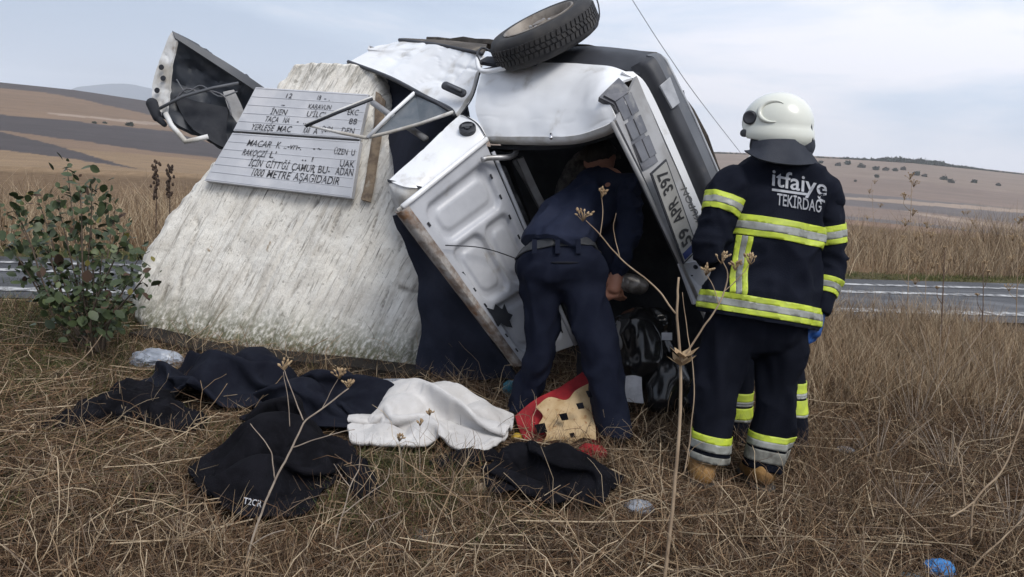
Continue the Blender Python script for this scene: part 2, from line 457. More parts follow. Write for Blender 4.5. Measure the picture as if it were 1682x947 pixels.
layp(((-300, 100), (0, 134), (120, 146), (240, 164), (360, 185), (360, 205), (240, 187), (140, 164), (60, 149), (-300, 125)), dark)
layp(((-300, 170), (0, 188), (46, 193), (163, 204), (281, 216), (360, 239), (560, 290), (560, 300), (348, 258), (255, 249), (70, 223), (7, 214), (-300, 195)), dark2)
layp(((-300, 200), (0, 216), (93, 239), (228, 278), (116, 260), (0, 245), (-300, 226)), dark2)
layp(((70, 185), (240, 200), (360, 215), (240, 204), (120, 191)), pale)
for q in (((1380, 322), (1500, 330), (1682, 345), (1682, 350), (1500, 336), (1390, 328)), ((1480, 345), (1600, 362), (1682, 372), (1682, 378), (1560, 362))):
    layp(q, pale)
n4_ = fbm(np.stack([af * 22, sF * 420, 0 * af], 1), 1.0, 2, 29)
C = C * (1 + 0.16 * n1_[:, None] + 0.14 * n3_[:, None] + np.where(far, 0.16 * n4_, 0)[:, None])
verge = (~far) & (road_side(xf, yf) > 0); C[verge] = np.where((road_side(xf, yf)[verge] < 0.7)[:, None], np.array(srgb(86, 80, 54)), np.array(srgb(112, 92, 70))) * (1 + 0.3 * n2_[verge][:, None])
C = np.clip(C, 0.005, 0.9)
ground_mat = M('ground', (1.0, 1.0, 1.0), (0.7, 0.68, 0.66), scale=5, rough=0.95, bump=0.6, bscale=35, vcol=True, spec=0.15)
me = fast('ground', TV, TF, ground_mat, C, smooth=True)
ground = new_obj('ground', me); tag(ground, 'brown roadside ground running on into ploughed and stubble fields', kind='structure')
def gz(x, y): return float(znear(np.array([x]), np.array([y]))[0])

# far blue mountain beyond the fields
mv = []; mf = []
prof = ((90, 172), (118, 146), (150, 140), (185, 137), (215, 138), (250, 145), (300, 152), (360, 158), (430, 172), (520, 186), (640, 205))
D_M = 3000.0
for i, q in enumerate(cat_rom([(a, b, 0) for a, b in prof], 60)):
    t = ray(q[0], q[1]); t = t / np.hypot(t[0], t[1])
    top = CAM + t * D_M; jit = 1 + 0.03 * math.sin(i * 1.7)
    hgt = top[2]
    for k_, (dd, hh) in enumerate(((0.80, -60), (0.9, hgt * 0.45 * jit), (0.97, hgt * 0.86), (1.0, hgt), (1.06, hgt * 0.7), (1.2, -60))):
        mv.append((t[0] * D_M * dd, t[1] * D_M * dd, hh))
for i in range(59):
    for j in range(5): mf.append((i * 6 + j, (i + 1) * 6 + j, (i + 1) * 6 + j + 1, i * 6 + j + 1))
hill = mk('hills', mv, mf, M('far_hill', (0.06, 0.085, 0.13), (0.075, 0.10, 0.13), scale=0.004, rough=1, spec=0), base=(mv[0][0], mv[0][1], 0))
tag(hill, 'far blue hill above the left fields', kind='structure')

# ---------------------------------------------------------------- road with edge lines
def strip(name, a0, a1, b0, b1, z, mat, n=40, **kw):
    V = []; F = []
    for i in range(n + 1):
        t = i / n
        for c, d in ((a0, a1), (b0, b1)):
            q = c * (1 - t) + d * t; V.append((q[0], q[1], z))
    for i in range(n): F.append((2 * i, 2 * i + 2, 2 * i + 3, 2 * i + 1))
    return mk(name, V, F, mat, smooth=False, **kw)
n0, n1e = _ext(RN0, RN1, 1.5); f0, f1 = _ext(RF0, RF1, 1.5)
def between(t): return n0 * (1 - t) + f0 * t, n1e * (1 - t) + f1 * t
asph = M('asphalt', (0.045, 0.046, 0.049), (0.026, 0.027, 0.029), scale=3, rough=0.55, bump=0.5, bscale=150, c3=(0.10, 0.102, 0.106), scale3=1.4, pos3=(0.5, 0.68), stretch=(0.35, 1.6, 1), spec=0.5)
road = strip('road', n0, n1e, f0, f1, 0.016, asph); tag(road, 'worn wet grey asphalt road behind the stone', kind='structure')
paint = M('road_paint', (0.48, 0.48, 0.47), (0.085, 0.085, 0.09), scale=9, rough=0.7, pos=(0.36, 0.62))
for t0, t1 in ((0.13, 0.21), (0.58, 0.64), (0.80, 0.85)):
    a0, a1 = between(t0); b0, b1 = between(t1)
    o = strip('lane_marking', a0, a1, b0, b1, 0.0215, paint); o.parent = road; o.matrix_parent_inverse.identity()
# ---------------------------------------------------------------- monument slab
e0, e1 = G(215, 545), G(690, 618)
along = nrm(e1 - e0); lean = math.radians(17)
back = nrm(np.cross(np.array((0, 0, 1.0)), along)); back = back if back[1] > 0 else -back
sn = nrm(back * math.cos(lean) - np.array((0, 0, 1)) * math.sin(lean))   # away from the lens
def SP(px, py, off=0.0): return plane_hit(px, py, e0, sn) + sn * off
Lft = ((226, 548), (213, 518), (214, 470), (222, 420), (240, 395), (272, 350), (318, 295), (352, 255), (390, 210), (430, 160), (455, 125), (478, 104))
Rgt = ((688, 611), (694, 565), (698, 520), (697, 470), (694, 425), (672, 380), (668, 330), (665, 280), (650, 225), (640, 170), (632, 140), (618, 112))
Top = ((478, 104), (500, 99), (540, 98), (580, 101), (618, 112))
NR, NC = 150, 130
Lc = cat_rom([SP(*q) for q in Lft], NR); Rc_ = cat_rom([SP(*q) for q in Rgt], NR); TT = cat_rom([SP(*q) for q in Top], NC)
def chip(L_, seed, amp, dirv):
    f_ = np.floor(fbm(L_, 7, 2, seed) * 5) / 5 * 0.6 + 0.4 * fbm(L_, 22, 2, seed + 1); return L_ + np.outer(amp * f_, dirv)
Lc = chip(Lc, 60, 0.05, along); Rc_ = chip(Rc_, 64, 0.045, along); TT = chip(TT, 67, 0.03, nrm(np.cross(sn, along)))
front = np.zeros((NR, NC, 3))
for i in range(NR):
    for_t = np.linspace(0, 1, NC)[:, None]; front[i] = Lc[i] * (1 - for_t) + Rc_[i] * for_t
bl = np.linspace(0, 1, NR)[:, None, None] ** 8
front = front * (1 - bl) + TT[None] * bl
sup = nrm(np.cross(sn, along)); sup = sup if sup[2] > 0 else -sup
fl = front.reshape(-1, 3); u_ = (fl - e0) @ along; v_ = (fl - e0) @ sup
# bedding lines run up to the right
uu = u_ - 0.36 * v_
q1 = np.stack([uu * 9, v_ * 0.7, 0 * uu], 1); q2 = np.stack([uu * 34, v_ * 2.2, 0 * uu], 1); q3 = np.stack([u_ * 3, v_ * 3, 0 * uu], 1)
h_ = 0.020 * fbm(q1, 1, 3, 1) + 0.009 * fbm(q2, 1, 3, 2) + 0.028 * fbm(q3, 1, 4, 3) + 0.003 * fbm(np.stack([u_, v_, 0 * u_], 1), 45, 2, 8)
crack = np.exp(-((vn(q1 * np.array((0.35, 0.6, 1)), 1, 6)) / 0.03) ** 2); h_ = h_ - 0.016 * crack
crk = np.zeros(len(u_))
for pl_ in (((474, 322), (440, 385), (405, 455), (372, 530), (350, 570)), ((566, 330), (540, 390), (505, 440), (470, 500), (430, 585)), ((668, 330), (655, 410), (632, 490), (606, 560), (590, 600)), ((318, 350), (326, 372), (318, 405), (304, 440), (290, 500)), ((620, 340), (596, 420), (560, 500), (540, 580)), ((520, 330), (495, 370), (460, 430), (425, 500)), ((655, 470), (680, 478), (698, 470)), ((236, 520), (262, 500), (275, 470)), ((690, 540), (676, 560), (672, 600))):
    c_ = cat_rom([SP(*q) for q in pl_], 40); cu, cv = (c_ - e0) @ along, (c_ - e0) @ sup
    dd = np.full(len(u_), 9.0)
    for a0_, b0_ in zip(cu, cv): dd = np.minimum(dd, np.hypot(u_ - a0_, (v_ - b0_) * 0.6))
    jit_ = 0.010 + 0.006 * fbm(q3, 5, 2, 33); crk = np.maximum(crk, np.exp(-(dd / jit_) ** 2) * np.clip(0.55 + 0.9 * fbm(q3, 2.2, 2, 35), 0, 1))
h_ = h_ - 0.022 * crk
edge = np.minimum(np.minimum(np.tile(np.arange(NC), NR), NC - 1 - np.tile(np.arange(NC), NR)) / 9.0, (NR - 1 - np.repeat(np.arange(NR), NC)) / 7.0); edge = np.clip(edge, 0, 1)
fl = fl - sn * (h_ - 0.07 * (1 - edge) ** 2 - 0.02 * (1 - edge) * np.abs(fbm(q3, 6, 3, 5)))[:, None]
thk = 0.34
bk = front.reshape(-1, 3) + sn * (thk + 0.05 * fbm(q3, 1, 3, 7))[:, None]
bk = bk - np.outer(u_ - u_.mean(), along) * 0.03
n = NR * NC; V = np.vstack([fl, bk]); F = []
for i in range(NR - 1):
    for j in range(NC - 1):
        a, b, c, d = i * NC + j, i * NC + j + 1, (i + 1) * NC + j + 1, (i + 1) * NC + j
        F.append((a, b, c, d)); F.append((n + a, n + d, n + c, n + b))
ring = list(range(NC)) + [i * NC + NC - 1 for i in range(1, NR)] + [(NR - 1) * NC + j for j in range(NC - 2, -1, -1)] + [i * NC for i in range(NR - 2, 0, -1)]
for a, b in zip(ring, ring[1:] + ring[:1]): F.append((a, n + a, n + b, b))
def stone_material():
    mt = bpy.data.materials.new('white_stone'); mt.use_nodes = True; t = mt.node_tree; b = t.nodes['Principled BSDF']; b.inputs['Roughness'].default_value = 0.9; b.inputs['Specular IOR Level'].default_value = 0.2
    at = t.nodes.new('ShaderNodeVertexColor'); at.layer_name = 'Col'      # R: along the face, G: up the face
    co = t.nodes.new('ShaderNodeTexCoord')
    def nz(vec, sc, det=6, rg=0.65):
        q = t.nodes.new('ShaderNodeTexNoise'); q.inputs['Scale'].default_value = sc; q.inputs['Detail'].default_value = det; q.inputs['Roughness'].default_value = rg; t.links.new(vec, q.inputs['Vector']); return q.outputs['Fac']
    def mr(s, a, c, lo=0.0, hi=1.0):
        r = t.nodes.new('ShaderNodeMapRange'); r.inputs['From Min'].default_value = a; r.inputs['From Max'].default_value = c; r.inputs['To Min'].default_value = lo; r.inputs['To Max'].default_value = hi; r.interpolation_type = 'SMOOTHSTEP'; t.links.new(s, r.inputs['Value']); return r.outputs[0]
    def mix(f, a, c):
        x = t.nodes.new('ShaderNodeMix'); x.data_type = 'RGBA'; t.links.new(f, x.inputs['Factor'])
        for s, i in ((a, 6), (c, 7)):
            if isinstance(s, tuple): x.inputs[i].default_value = (*s, 1)
            else: t.links.new(s, x.inputs[i])
        return x.outputs[2]
    def mul(a, c):
        x = t.nodes.new('ShaderNodeMath'); x.operation = 'MULTIPLY'
        for s, i in ((a, 0), (c, 1)):
            if isinstance(s, float): x.inputs[i].default_value = s
            else: t.links.new(s, x.inputs[i])
        return x.outputs[0]
    def mapn(sc):
        q = t.nodes.new('ShaderNodeMapping'); q.inputs['Scale'].default_value = sc; t.links.new(at.outputs['Color'], q.inputs['Vector']); return q.outputs[0]
    sx = t.nodes.new('ShaderNodeSeparateColor'); t.links.new(at.outputs['Color'], sx.inputs[0])
    c = mix(mr(nz(mapn((6, 6, 1)), 1.0), 0.3, 0.7), (0.72, 0.68, 0.61), (0.88, 0.85, 0.78))
    c = mix(mul(mr(nz(mapn((16, 1.5, 0)), 1.0), 0.50, 0.68), 0.55), c, (0.36, 0.32, 0.265))
    c = mix(mul(mr(nz(mapn((64, 5.0, 0)), 1.0), 0.54, 0.64), 0.60), c, (0.22, 0.19, 0.155))
    c = mix(mr(nz(mapn((26, 1.6, 0)), 1.0, 8), 0.63, 0.69), c, (0.09, 0.08, 0.07))
    c = mix(mul(mr(sx.outputs[2], 0.1, 0.8), 0.6), c, (0.14, 0.12, 0.10))
    c = mix(mul(mr(nz(co.outputs['Object'], 26.0, 4), 0.60, 0.70), 0.55), c, (0.20, 0.18, 0.15))
    c = mix(mr(nz(co.outputs['Object'], 5.0, 3), 0.70, 0.74), c, (0.33, 0.25, 0.165))
    # grime and moss along the foot, lichen at the crown
    foot = mul(mr(sx.outputs[1], 0.0, 0.42, 1.0, 0.0), mr(nz(mapn((22, 13, 0)), 1.6, 8), 0.34, 0.58))
    c = mix(foot, c, (0.125, 0.13, 0.065))
    crown = mul(mr(sx.outputs[1], 1.72, 2.1, 0.0, 1.0), mr(nz(mapn((30, 7, 1)), 1.0, 8), 0.44, 0.66))
    c = mix(crown, c, (0.12, 0.115, 0.09))
    t.links.new(c, b.inputs['Base Color'])
    bp = t.nodes.new('ShaderNodeBump'); bp.inputs['Strength'].default_value = 0.8; bp.inputs['Distance'].default_value = 0.012
    t.links.new(nz(mapn((90, 34, 0)), 1.0, 8), bp.inputs['Height']); t.links.new(bp.outputs[0], b.inputs['Normal'])
    return mt
cols = np.zeros((2 * n, 3)); cols[:, 0] = np.concatenate([uu, uu]) + 3; cols[:, 1] = np.clip(np.concatenate([v_, v_]), 0, 5); cols[:n, 2] = crk
stone_base = np.array(((e0 + e1) / 2)); stone_base[2] = 0
stone = thing('stone_monument', stone_base, 'tall pale weathered stone slab carrying a grey inscribed plaque', 'monument')
st = mk('slab', V, F, stone_material(), stone, colors=cols)
rp = [SP(*q, -0.012) for q in ((583, 150), (622, 158), (634, 330), (600, 326))]
concrete = M('old_mortar', (0.30, 0.23, 0.16), (0.16, 0.12, 0.09), scale=14, rough=0.95, bump=0.8, bscale=50, c3=(0.45, 0.40, 0.33), scale3=9)
# dark recess strip beside the plaque ; below, an earth strip darkened to paint the slab's shadow gap
r1 = cat_rom([SP(x, y, -0.010 + 0.006 * math.sin(y * .3)) for x, y in ((618, 150), (616, 200), (609, 250), (600, 300), (594, 328))], 20)
r2 = cat_rom([SP(x, y, -0.008) for x, y in ((634, 165), (630, 210), (624, 250), (616, 300), (610, 332))], 20)
patch('mortar_strip', [r1, (r1 + r2) / 2 - sn * 0.012, r2], concrete, stone, world=True, thick=0.03, nu=30, nv=8, dent=0.012)
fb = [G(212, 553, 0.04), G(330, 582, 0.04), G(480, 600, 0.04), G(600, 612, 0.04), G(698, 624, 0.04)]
patch('foot_gap_shade', [[p + np.array((0, 0, 0.03)) for p in fb], [p + np.array((0, 0, -0.06)) for p in fb]], M('dark_earth_shade', (0.010, 0.008, 0.006), (0.022, 0.017, 0.013), scale=9, rough=1, bump=0.8), stone, world=True, thick=0.2, nu=30, nv=4, dent=0.02)
# plaque: two aluminium-grey sheets with horizontal siding lines
metal_pl = M('painted_sheet', (0.56, 0.57, 0.60), (0.50, 0.51, 0.54), scale=5, rough=0.5, spec=0.4, c3=(0.62, 0.62, 0.64), scale3=3)
def SQ(px, py): return SP(px, py, -0.062)
upper_c = [(428, 148), (612, 160), (596, 233), (391, 219)]     # tl tr br bl
lower_c = [(390, 222), (598, 236), (584, 329), (344, 300)]
ink = M('black_lettering', (0.02, 0.02, 0.022), rough=0.6)
ink_w = M('worn_black_lettering', (0.035, 0.035, 0.04), (0.30, 0.30, 0.32), scale=45, rough=0.7, pos=(0.50, 0.68))
def bil(c, u, v):
    tl, tr, br, bl_ = [np.array(q, float) for q in c]; return (tl * (1 - u) + tr * u) * (1 - v) + (bl_ * (1 - u) + br * u) * v
for c, rows, nm in ((upper_c, 5, 'upper'), (lower_c, 6, 'lower')):
    pl = slab('plaque', [SQ(*q) for q in c], metal_pl, stone, thick=0.045, world=True, bevel=0.004)
    pl['label'] = nm + ' grey metal plaque sheet with worn black letters'
    for k_ in range(rows + 1):
        v = 0.03 + k_ * 0.94 / rows
        a, b = bil(c, 0.01, v), bil(c, 0.99, v)
        tube('siding_ridge', [SP(*a, -0.063), SP(*b, -0.063)], 0.0016, metal_pl, pl, k=5, world=True)
dark_line = M('seam', (0.03, 0.03, 0.032), rough=0.8)
tube('plaque_seam', [SP(393, 221, -0.063), SP(596, 235, -0.063)], 0.004, dark_line, stone, k=5, world=True)
def line(c, v, words, hgt=0.115, rowslant=0.0):
    """words: (text, u0, u1) fragments left on one line"""
    for (s, u0, u1) in words:
        a, b, up = bil(c, u0, v), bil(c, u1, v), bil(c, u0, v - hgt)
        A0 = SP(*a, -0.0635); text_on('lettering', s, A0, SP(*b, -0.0635) - A0, SP(*up, -0.0635) - A0, ink_w, stone, bold=0.004)
line(upper_c, 0.20, (('12', 0.30, 0.35), ('18', 0.57, 0.60), ('- .', 0.63, 0.68)), .11)
line(upper_c, 0.40, (('-', 0.29, 0.32), ('KARAVUN', 0.52, 0.71)), .11)
line(upper_c, 0.48, (('EKC', 0.86, 0.95),), .13)
line(upper_c, 0.58, (('İNEN', 0.23, 0.36), ('U\'İLÇ\'', 0.53, 0.68)), .13)
line(upper_c, 0.68, (('88', 0.89, 0.955),), .13)
line(upper_c, 0.75, (('TAÇA', 0.21, 0.32), ('NA', 0.36, 0.41), ('-  ..', 0.47, 0.55)), .13)
line(upper_c, 0.89, (('ŞUPA', 0.69, 0.78), ('DEN', 0.85, 0.95)), .13)
line(upper_c, 0.95, (('YERLEŞE', 0.13, 0.31), ('MAC', 0.34, 0.45), ('KAR', 0.55, 0.60), ('A\'', 0.63, 0.67)), .14)
line(lower_c, 0.24, (('MACAR', 0.16, 0.34), ('K', 0.38, 0.41), ('..-vrı-.', 0.44, 0.57), ('- ~', 0.66, 0.72)), .13)
line(lower_c, 0.26, (('ÜZEN', 0.82, 0.92), ('U', 0.95, 0.975)), .11)
line(lower_c, 0.43, (('RAKOÇZİ', 0.16, 0.33), ("L'", 0.36, 0.40), ('.. ı', 0.60, 0.68)), .13)
line(lower_c, 0.47, (('UAK', 0.88, 0.985),), .12)
line(lower_c, 0.62, (('İÇİN', 0.24, 0.33), ('GİTT\'Ğİ', 0.36, 0.52), ('ÇAMUR', 0.545, 0.71), ('BU-', 0.735, 0.82), ('ADAN', 0.86, 0.985)), .14)
line(lower_c, 0.80, (('1000', 0.29, 0.37), ('METRE', 0.395, 0.555), ('AŞAĞIDADIR', 0.58, 0.90)), .15)
# ---------------------------------------------------------------- wrecked white car on its left side
white = M('white_car_paint', (0.83, 0.84, 0.85), (0.78, 0.785, 0.79), scale=2.5, rough=0.32, coat=0.35, spec=0.5, c3=(0.40, 0.36, 0.29), scale3=4.0, pos3=(0.54, 0.76))
white_dirty = M('dirty_white_paint', (0.70, 0.70, 0.69), (0.42, 0.39, 0.34), scale=5, rough=0.55, c3=(0.22, 0.16, 0.11), scale3=4, pos3=(0.60, 0.74), bump=0.2)
inner_grey = M('inner_panel_paint', (0.50, 0.51, 0.54), (0.42, 0.43, 0.46), scale=4, rough=0.45, coat=0.2, c3=(0.30, 0.28, 0.26), scale3=4, pos3=(0.6, 0.74))
rust = M('rusty_edge', (0.36, 0.34, 0.32), (0.16, 0.12, 0.095), scale=16, rough=0.8, c3=(0.20, 0.10, 0.045), scale3=5, pos3=(0.52, 0.66), bump=0.4)
plastic = M('black_plastic', (0.028, 0.030, 0.036), (0.045, 0.047, 0.055), scale=5, rough=0.5, bump=0.15, bscale=200, c3=(0.12, 0.11, 0.10), scale3=3, pos3=(0.62, 0.8))
plastic_g = M('grey_plastic', (0.11, 0.115, 0.125), (0.085, 0.09, 0.10), scale=4, rough=0.55, c3=(0.18, 0.17, 0.16), scale3=5, pos3=(0.6, 0.78))
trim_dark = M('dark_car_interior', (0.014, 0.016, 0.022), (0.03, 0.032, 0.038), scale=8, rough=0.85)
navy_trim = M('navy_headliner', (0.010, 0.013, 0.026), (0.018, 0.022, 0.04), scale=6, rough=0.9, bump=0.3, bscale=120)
rubber = M('tyre_rubber', (0.030, 0.030, 0.032), (0.055, 0.052, 0.05), scale=9, rough=0.8, c3=(0.12, 0.105, 0.09), scale3=6, pos3=(0.58, 0.75))
steel = M('dirty_steel_rim', (0.30, 0.27, 0.235), (0.19, 0.165, 0.14), scale=10, rough=0.6, metal=0.3, c3=(0.12, 0.09, 0.07), scale3=8, pos3=(0.55, 0.7))
steel_bar = M('bare_steel', (0.45, 0.45, 0.46), (0.30, 0.29, 0.28), scale=14, rough=0.4, metal=0.5)
lens_m = M('smoked_lamp_lens', (0.085, 0.085, 0.095), (0.13, 0.13, 0.14), scale=8, rough=0.25, spec=0.5, c3=(0.21, 0.205, 0.20), scale3=7)
lens_w = M('clear_lamp_lens', (0.42, 0.43, 0.45), (0.30, 0.31, 0.33), scale=12, rough=0.25)
glass_d = M('dusty_window_glass', (0.10, 0.12, 0.14), (0.16, 0.175, 0.19), scale=6, rough=0.12, spec=0.6)
panel_grey = M('rear_panel_paint', (0.36, 0.36, 0.365), (0.27, 0.265, 0.26), scale=7, rough=0.5, c3=(0.17, 0.15, 0.13), scale3=5, pos3=(0.58, 0.74))
plate_w = M('plate_white', (0.34, 0.335, 0.32), (0.28, 0.275, 0.26), scale=9, rough=0.5)
eu_blue = M('plate_blue', (0.016, 0.03, 0.13), rough=0.5)
chrome = M('chrome', (0.6, 0.6, 0.62), rough=0.15, metal=1.0)
undert = M('underbody', (0.10, 0.085, 0.07), (0.05, 0.043, 0.036), scale=6, rough=0.9, bump=0.5, c3=(0.2, 0.17, 0.13), scale3=4)

car_base = G(900, 690); car_base = np.array((0.3, 4.9, 0.0))
car = thing('wrecked_car', car_base, 'smashed white saloon car on its side against the stone, boot hanging open', 'car')

# side of the car: right rear quarter panel
qp = patch('quarter_panel', [
    [(792, 112, 4.62), (784, 150, 4.55), (782, 185, 4.50), (799, 224, 4.44)],
    [(850, 103, 4.50), (852, 140, 4.40), (858, 180, 4.30), (866, 224, 4.24)],
    [(930, 103, 4.30), (932, 138, 4.17), (934, 178, 4.07), (938, 223, 4.00)],
    [(1000, 108, 4.12), (985, 135, 3.98), (980, 175, 3.88), (985, 209, 3.86)],
    [(1046, 124, 4.02), (1018, 136, 3.92), (1000, 160, 3.84), (1012, 196, 3.80)]], white, car, thick=0.012, nu=80, nv=60, dent=0.010, dseed=3, crease=0.004)
# rolled lip below it, along the boot opening
patch('boot_gutter', [[(800, 224, 4.43), (866, 224, 4.23), (938, 223, 3.99), (985, 210, 3.85), (1012, 197, 3.79)],
                      [(803, 231, 4.44), (868, 233, 4.24), (938, 232, 4.01), (990, 219, 3.87), (1016, 204, 3.81)],
                      [(806, 236, 4.50), (870, 238, 4.30), (940, 237, 4.07), (990, 225, 3.93), (1018, 212, 3.87)]], white_dirty, car, thick=0.008, nu=20, nv=6)
V_, F_ = join_geo([capsule(P(905, 221, 4.06), P(905, 226, 4.04), 0.010, 0.010)]); mk('latch_pin', V_, F_, chrome, car)
# wheel arch lip round the tyre
tube('arch_lip', [(784, 95, 4.55), (787, 112, 4.50), (800, 117, 4.44), (835, 110, 4.40), (862, 104, 4.36)], 0.014, white, car, smooth_n=16)
patch('wheel_arch', [[(786, 100, 4.58), (830, 106, 4.45), (880, 102, 4.36)], [(800, 92, 4.72), (850, 92, 4.62), (895, 88, 4.55)]], trim_dark, car, thick=0.02, nu=12, nv=5)
# rear door
door = patch('rear_door', [
    [(574, 100, 5.55), (604, 84, 5.60), (606, 79, 5.60), (655, 66, 5.60)],
    [(640, 124, 5.22), (668, 100, 5.28), (690, 82, 5.30), (705, 72, 5.32)],
    [(700, 156, 4.88), (722, 126, 4.94), (738, 100, 4.98), (750, 80, 5.02)],
    [(748, 186, 4.62), (772, 150, 4.66), (782, 116, 4.70), (792, 88, 4.76)]], white, car, thick=0.03, nu=70, nv=50, dent=0.014, dseed=8, crease=0.012)
tube('window_seal', [(572, 101, 5.53), (640, 127, 5.20), (700, 159, 4.86), (738, 178, 4.66), (746, 190, 4.6)], 0.013, plastic, door, smooth_n=20)
V_, F_ = join_geo([capsule(P(731, 140, 4.70), P(760, 153, 4.60), 0.026, 0.026, side=nrm(CF), flat=0.55)]); hd = mk('door_handle', V_, F_, plastic, door)
tube('handle_lever', [(735, 139, 4.66), (757, 149, 4.58)], 0.009, plastic_g, hd, k=8)
patch('sill', [[(655, 65, 5.64), (720, 72, 5.30), (792, 86, 4.80)], [(660, 62, 5.74), (722, 67, 5.42), (798, 76, 4.95)], [(700, 64, 5.95), (740, 66, 5.7), (800, 72, 5.3)]], undert, car, thick=0.02, nu=14, nv=6)
tube('sill_trim', [(656, 65, 5.60), (720, 73, 5.26), (792, 88, 4.74)], 0.012, plastic, car)
# C pillar down to the crushed roof, with filler cap
cp = patch('rear_pillar', [
    [(757, 186, 4.58), (785, 200, 4.47), (801, 229, 4.43)],
    [(728, 213, 4.50), (752, 228, 4.42), (778, 246, 4.38)],
    [(690, 250, 4.42), (712, 264, 4.34), (734, 276, 4.32)],
    [(638, 296, 4.34), (664, 306, 4.26), (692, 309, 4.26)]], white, car, thick=0.02, nu=50, nv=30, dent=0.006, crease=0.004)
ctr, r_ = P(768, 212, 4.44), 0.048
nn = nrm(np.cross(P(757, 186, 4.58) - P(801, 229, 4.43), P(728, 213, 4.5) - P(757, 186, 4.58)));
if np.dot(nn, ctr - CAM) > 0: nn = -nn
def disc(name, c, nrm_, prof, mat, parent, k=28, ell=1.0):
    """lathe: prof = [(radius, height along normal)]"""
    a = nrm(np.cross(nrm_, (0.2, 0.1, 0.97))); b = np.cross(nrm_, a); V = []; F = []
    for (r, h) in prof:
        for j in range(k): th = 2 * math.pi * j / k; V.append(c + nrm_ * h + r * (math.cos(th) * a + math.sin(th) * b * ell))
    L = len(prof)
    for i in range(L - 1):
        for j in range(k): F.append((i * k + j, i * k + (j + 1) % k, (i + 1) * k + (j + 1) % k, (i + 1) * k + j))
    F.append(tuple(range(k - 1, -1, -1))); F.append(tuple((L - 1) * k + j for j in range(k)))
    o = mk(name, V, F, mat, parent); sharpen(o, 35); return o
cap = disc('fuel_cap', ctr, nn, [(r_, -0.01), (r_, 0.016), (r_ * 0.86, 0.022), (r_ * 0.80, 0.012), (r_ * 0.40, 0.012), (r_ * 0.36, 0.022), (0.003, 0.024)], plastic, car)
slab('cap_grip', [ctr + nn * 0.028 + q for q in (CR * -.03 + CU * .006, CR * .03 + CU * .012, CR * .03 - CU * .002, CR * -.03 - CU * .008)], plastic_g, cap, thick=0.01, world=True)
patch('roof_edge', [[(638, 296, 4.34), (664, 306, 4.27), (692, 309, 4.26)], [(640, 318, 4.34), (664, 326, 4.28), (690, 328, 4.28)], [(652, 352, 4.40), (668, 350, 4.34), (682, 344, 4.33)]], white_dirty, car, thick=0.02, nu=30, nv=24, dent=0.012, crease=0.015)
slab('drip_rail', [(636, 294, 4.335), (692, 306, 4.25), (692, 311, 4.25), (637, 299, 4.335)], plastic, car, thick=0.008)
# rear door window frame, torn loose over the plaque
wf = 4.72
fr = tube('window_frame', [(744, 184, 4.60), (690, 203, wf), (640, 217, 4.75), (602, 226, 4.76), (560, 218, 4.80), (502, 205, 4.86), (555, 182, 4.84), (612, 160, 4.82)], 0.011, white_dirty, car, smooth_n=0)
tube('frame_seal', [(502, 207, 4.84), (556, 184, 4.82), (612, 162, 4.80)], 0.010, plastic, fr)
tube('quarter_light_bar', [(604, 226, 4.75), (640, 189, 4.77), (681, 152, 4.80)], 0.012, white, fr)
tube('quarter_light_seal', [(681, 152, 4.80), (716, 168, 4.72), (742, 184, 4.62)], 0.009, plastic, fr)
slab('quarter_light', [(612, 222, 4.77), (682, 156, 4.81), (738, 182, 4.65), (690, 201, 4.735)], glass_d, fr, thick=0.005)
# dark cabin seen through the door window and below the pillar
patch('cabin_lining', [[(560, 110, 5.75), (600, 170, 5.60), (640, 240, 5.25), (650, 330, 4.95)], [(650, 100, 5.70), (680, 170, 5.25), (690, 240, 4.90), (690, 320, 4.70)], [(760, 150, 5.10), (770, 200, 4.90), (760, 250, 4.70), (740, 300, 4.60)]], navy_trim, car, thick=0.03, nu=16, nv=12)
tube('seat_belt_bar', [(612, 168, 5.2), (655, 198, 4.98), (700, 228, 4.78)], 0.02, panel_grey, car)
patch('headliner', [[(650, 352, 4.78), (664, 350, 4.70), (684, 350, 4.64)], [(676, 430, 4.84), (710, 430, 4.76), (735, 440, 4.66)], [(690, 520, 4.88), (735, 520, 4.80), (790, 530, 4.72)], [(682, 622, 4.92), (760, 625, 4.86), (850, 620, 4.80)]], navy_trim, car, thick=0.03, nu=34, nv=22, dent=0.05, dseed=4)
# ---------------------------------------------------------------- boot lid, inside face to the camera
lidc = {'hinge_t': (800, 232, 4.40), 'hinge_b': (944, 566, 4.80), 'out_t': (662, 343, 4.10), 'out_b': (853, 600, 4.55)}
Ht, Hb, Ot, Ob = (P(*lidc[k_]) for k_ in ('hinge_t', 'hinge_b', 'out_t', 'out_b'))
ln = nrm(np.cross(Hb - Ht, Ot - Ht)); ln = -ln if np.dot(ln, Ht - CAM) > 0 else ln      # towards the lens
def LD(a, b, h=0.0):
    """point of the lid: a 0 top..1 bottom, b 0 hinge..1 outer edge"""
    return (Ht * (1 - a) + Hb * a) * (1 - b) + (Ot * (1 - a) + Ob * a) * b + ln * h
lid = patch('boot_lid', [[LD(a, b, -0.035 - 0.02 * math.sin(a * 3.14)) for b in np.linspace(0, 1.02, 8)] for a in np.linspace(-0.01, 1.01, 12)], white_dirty, car, world=True, thick=0.006, nu=24, nv=14)
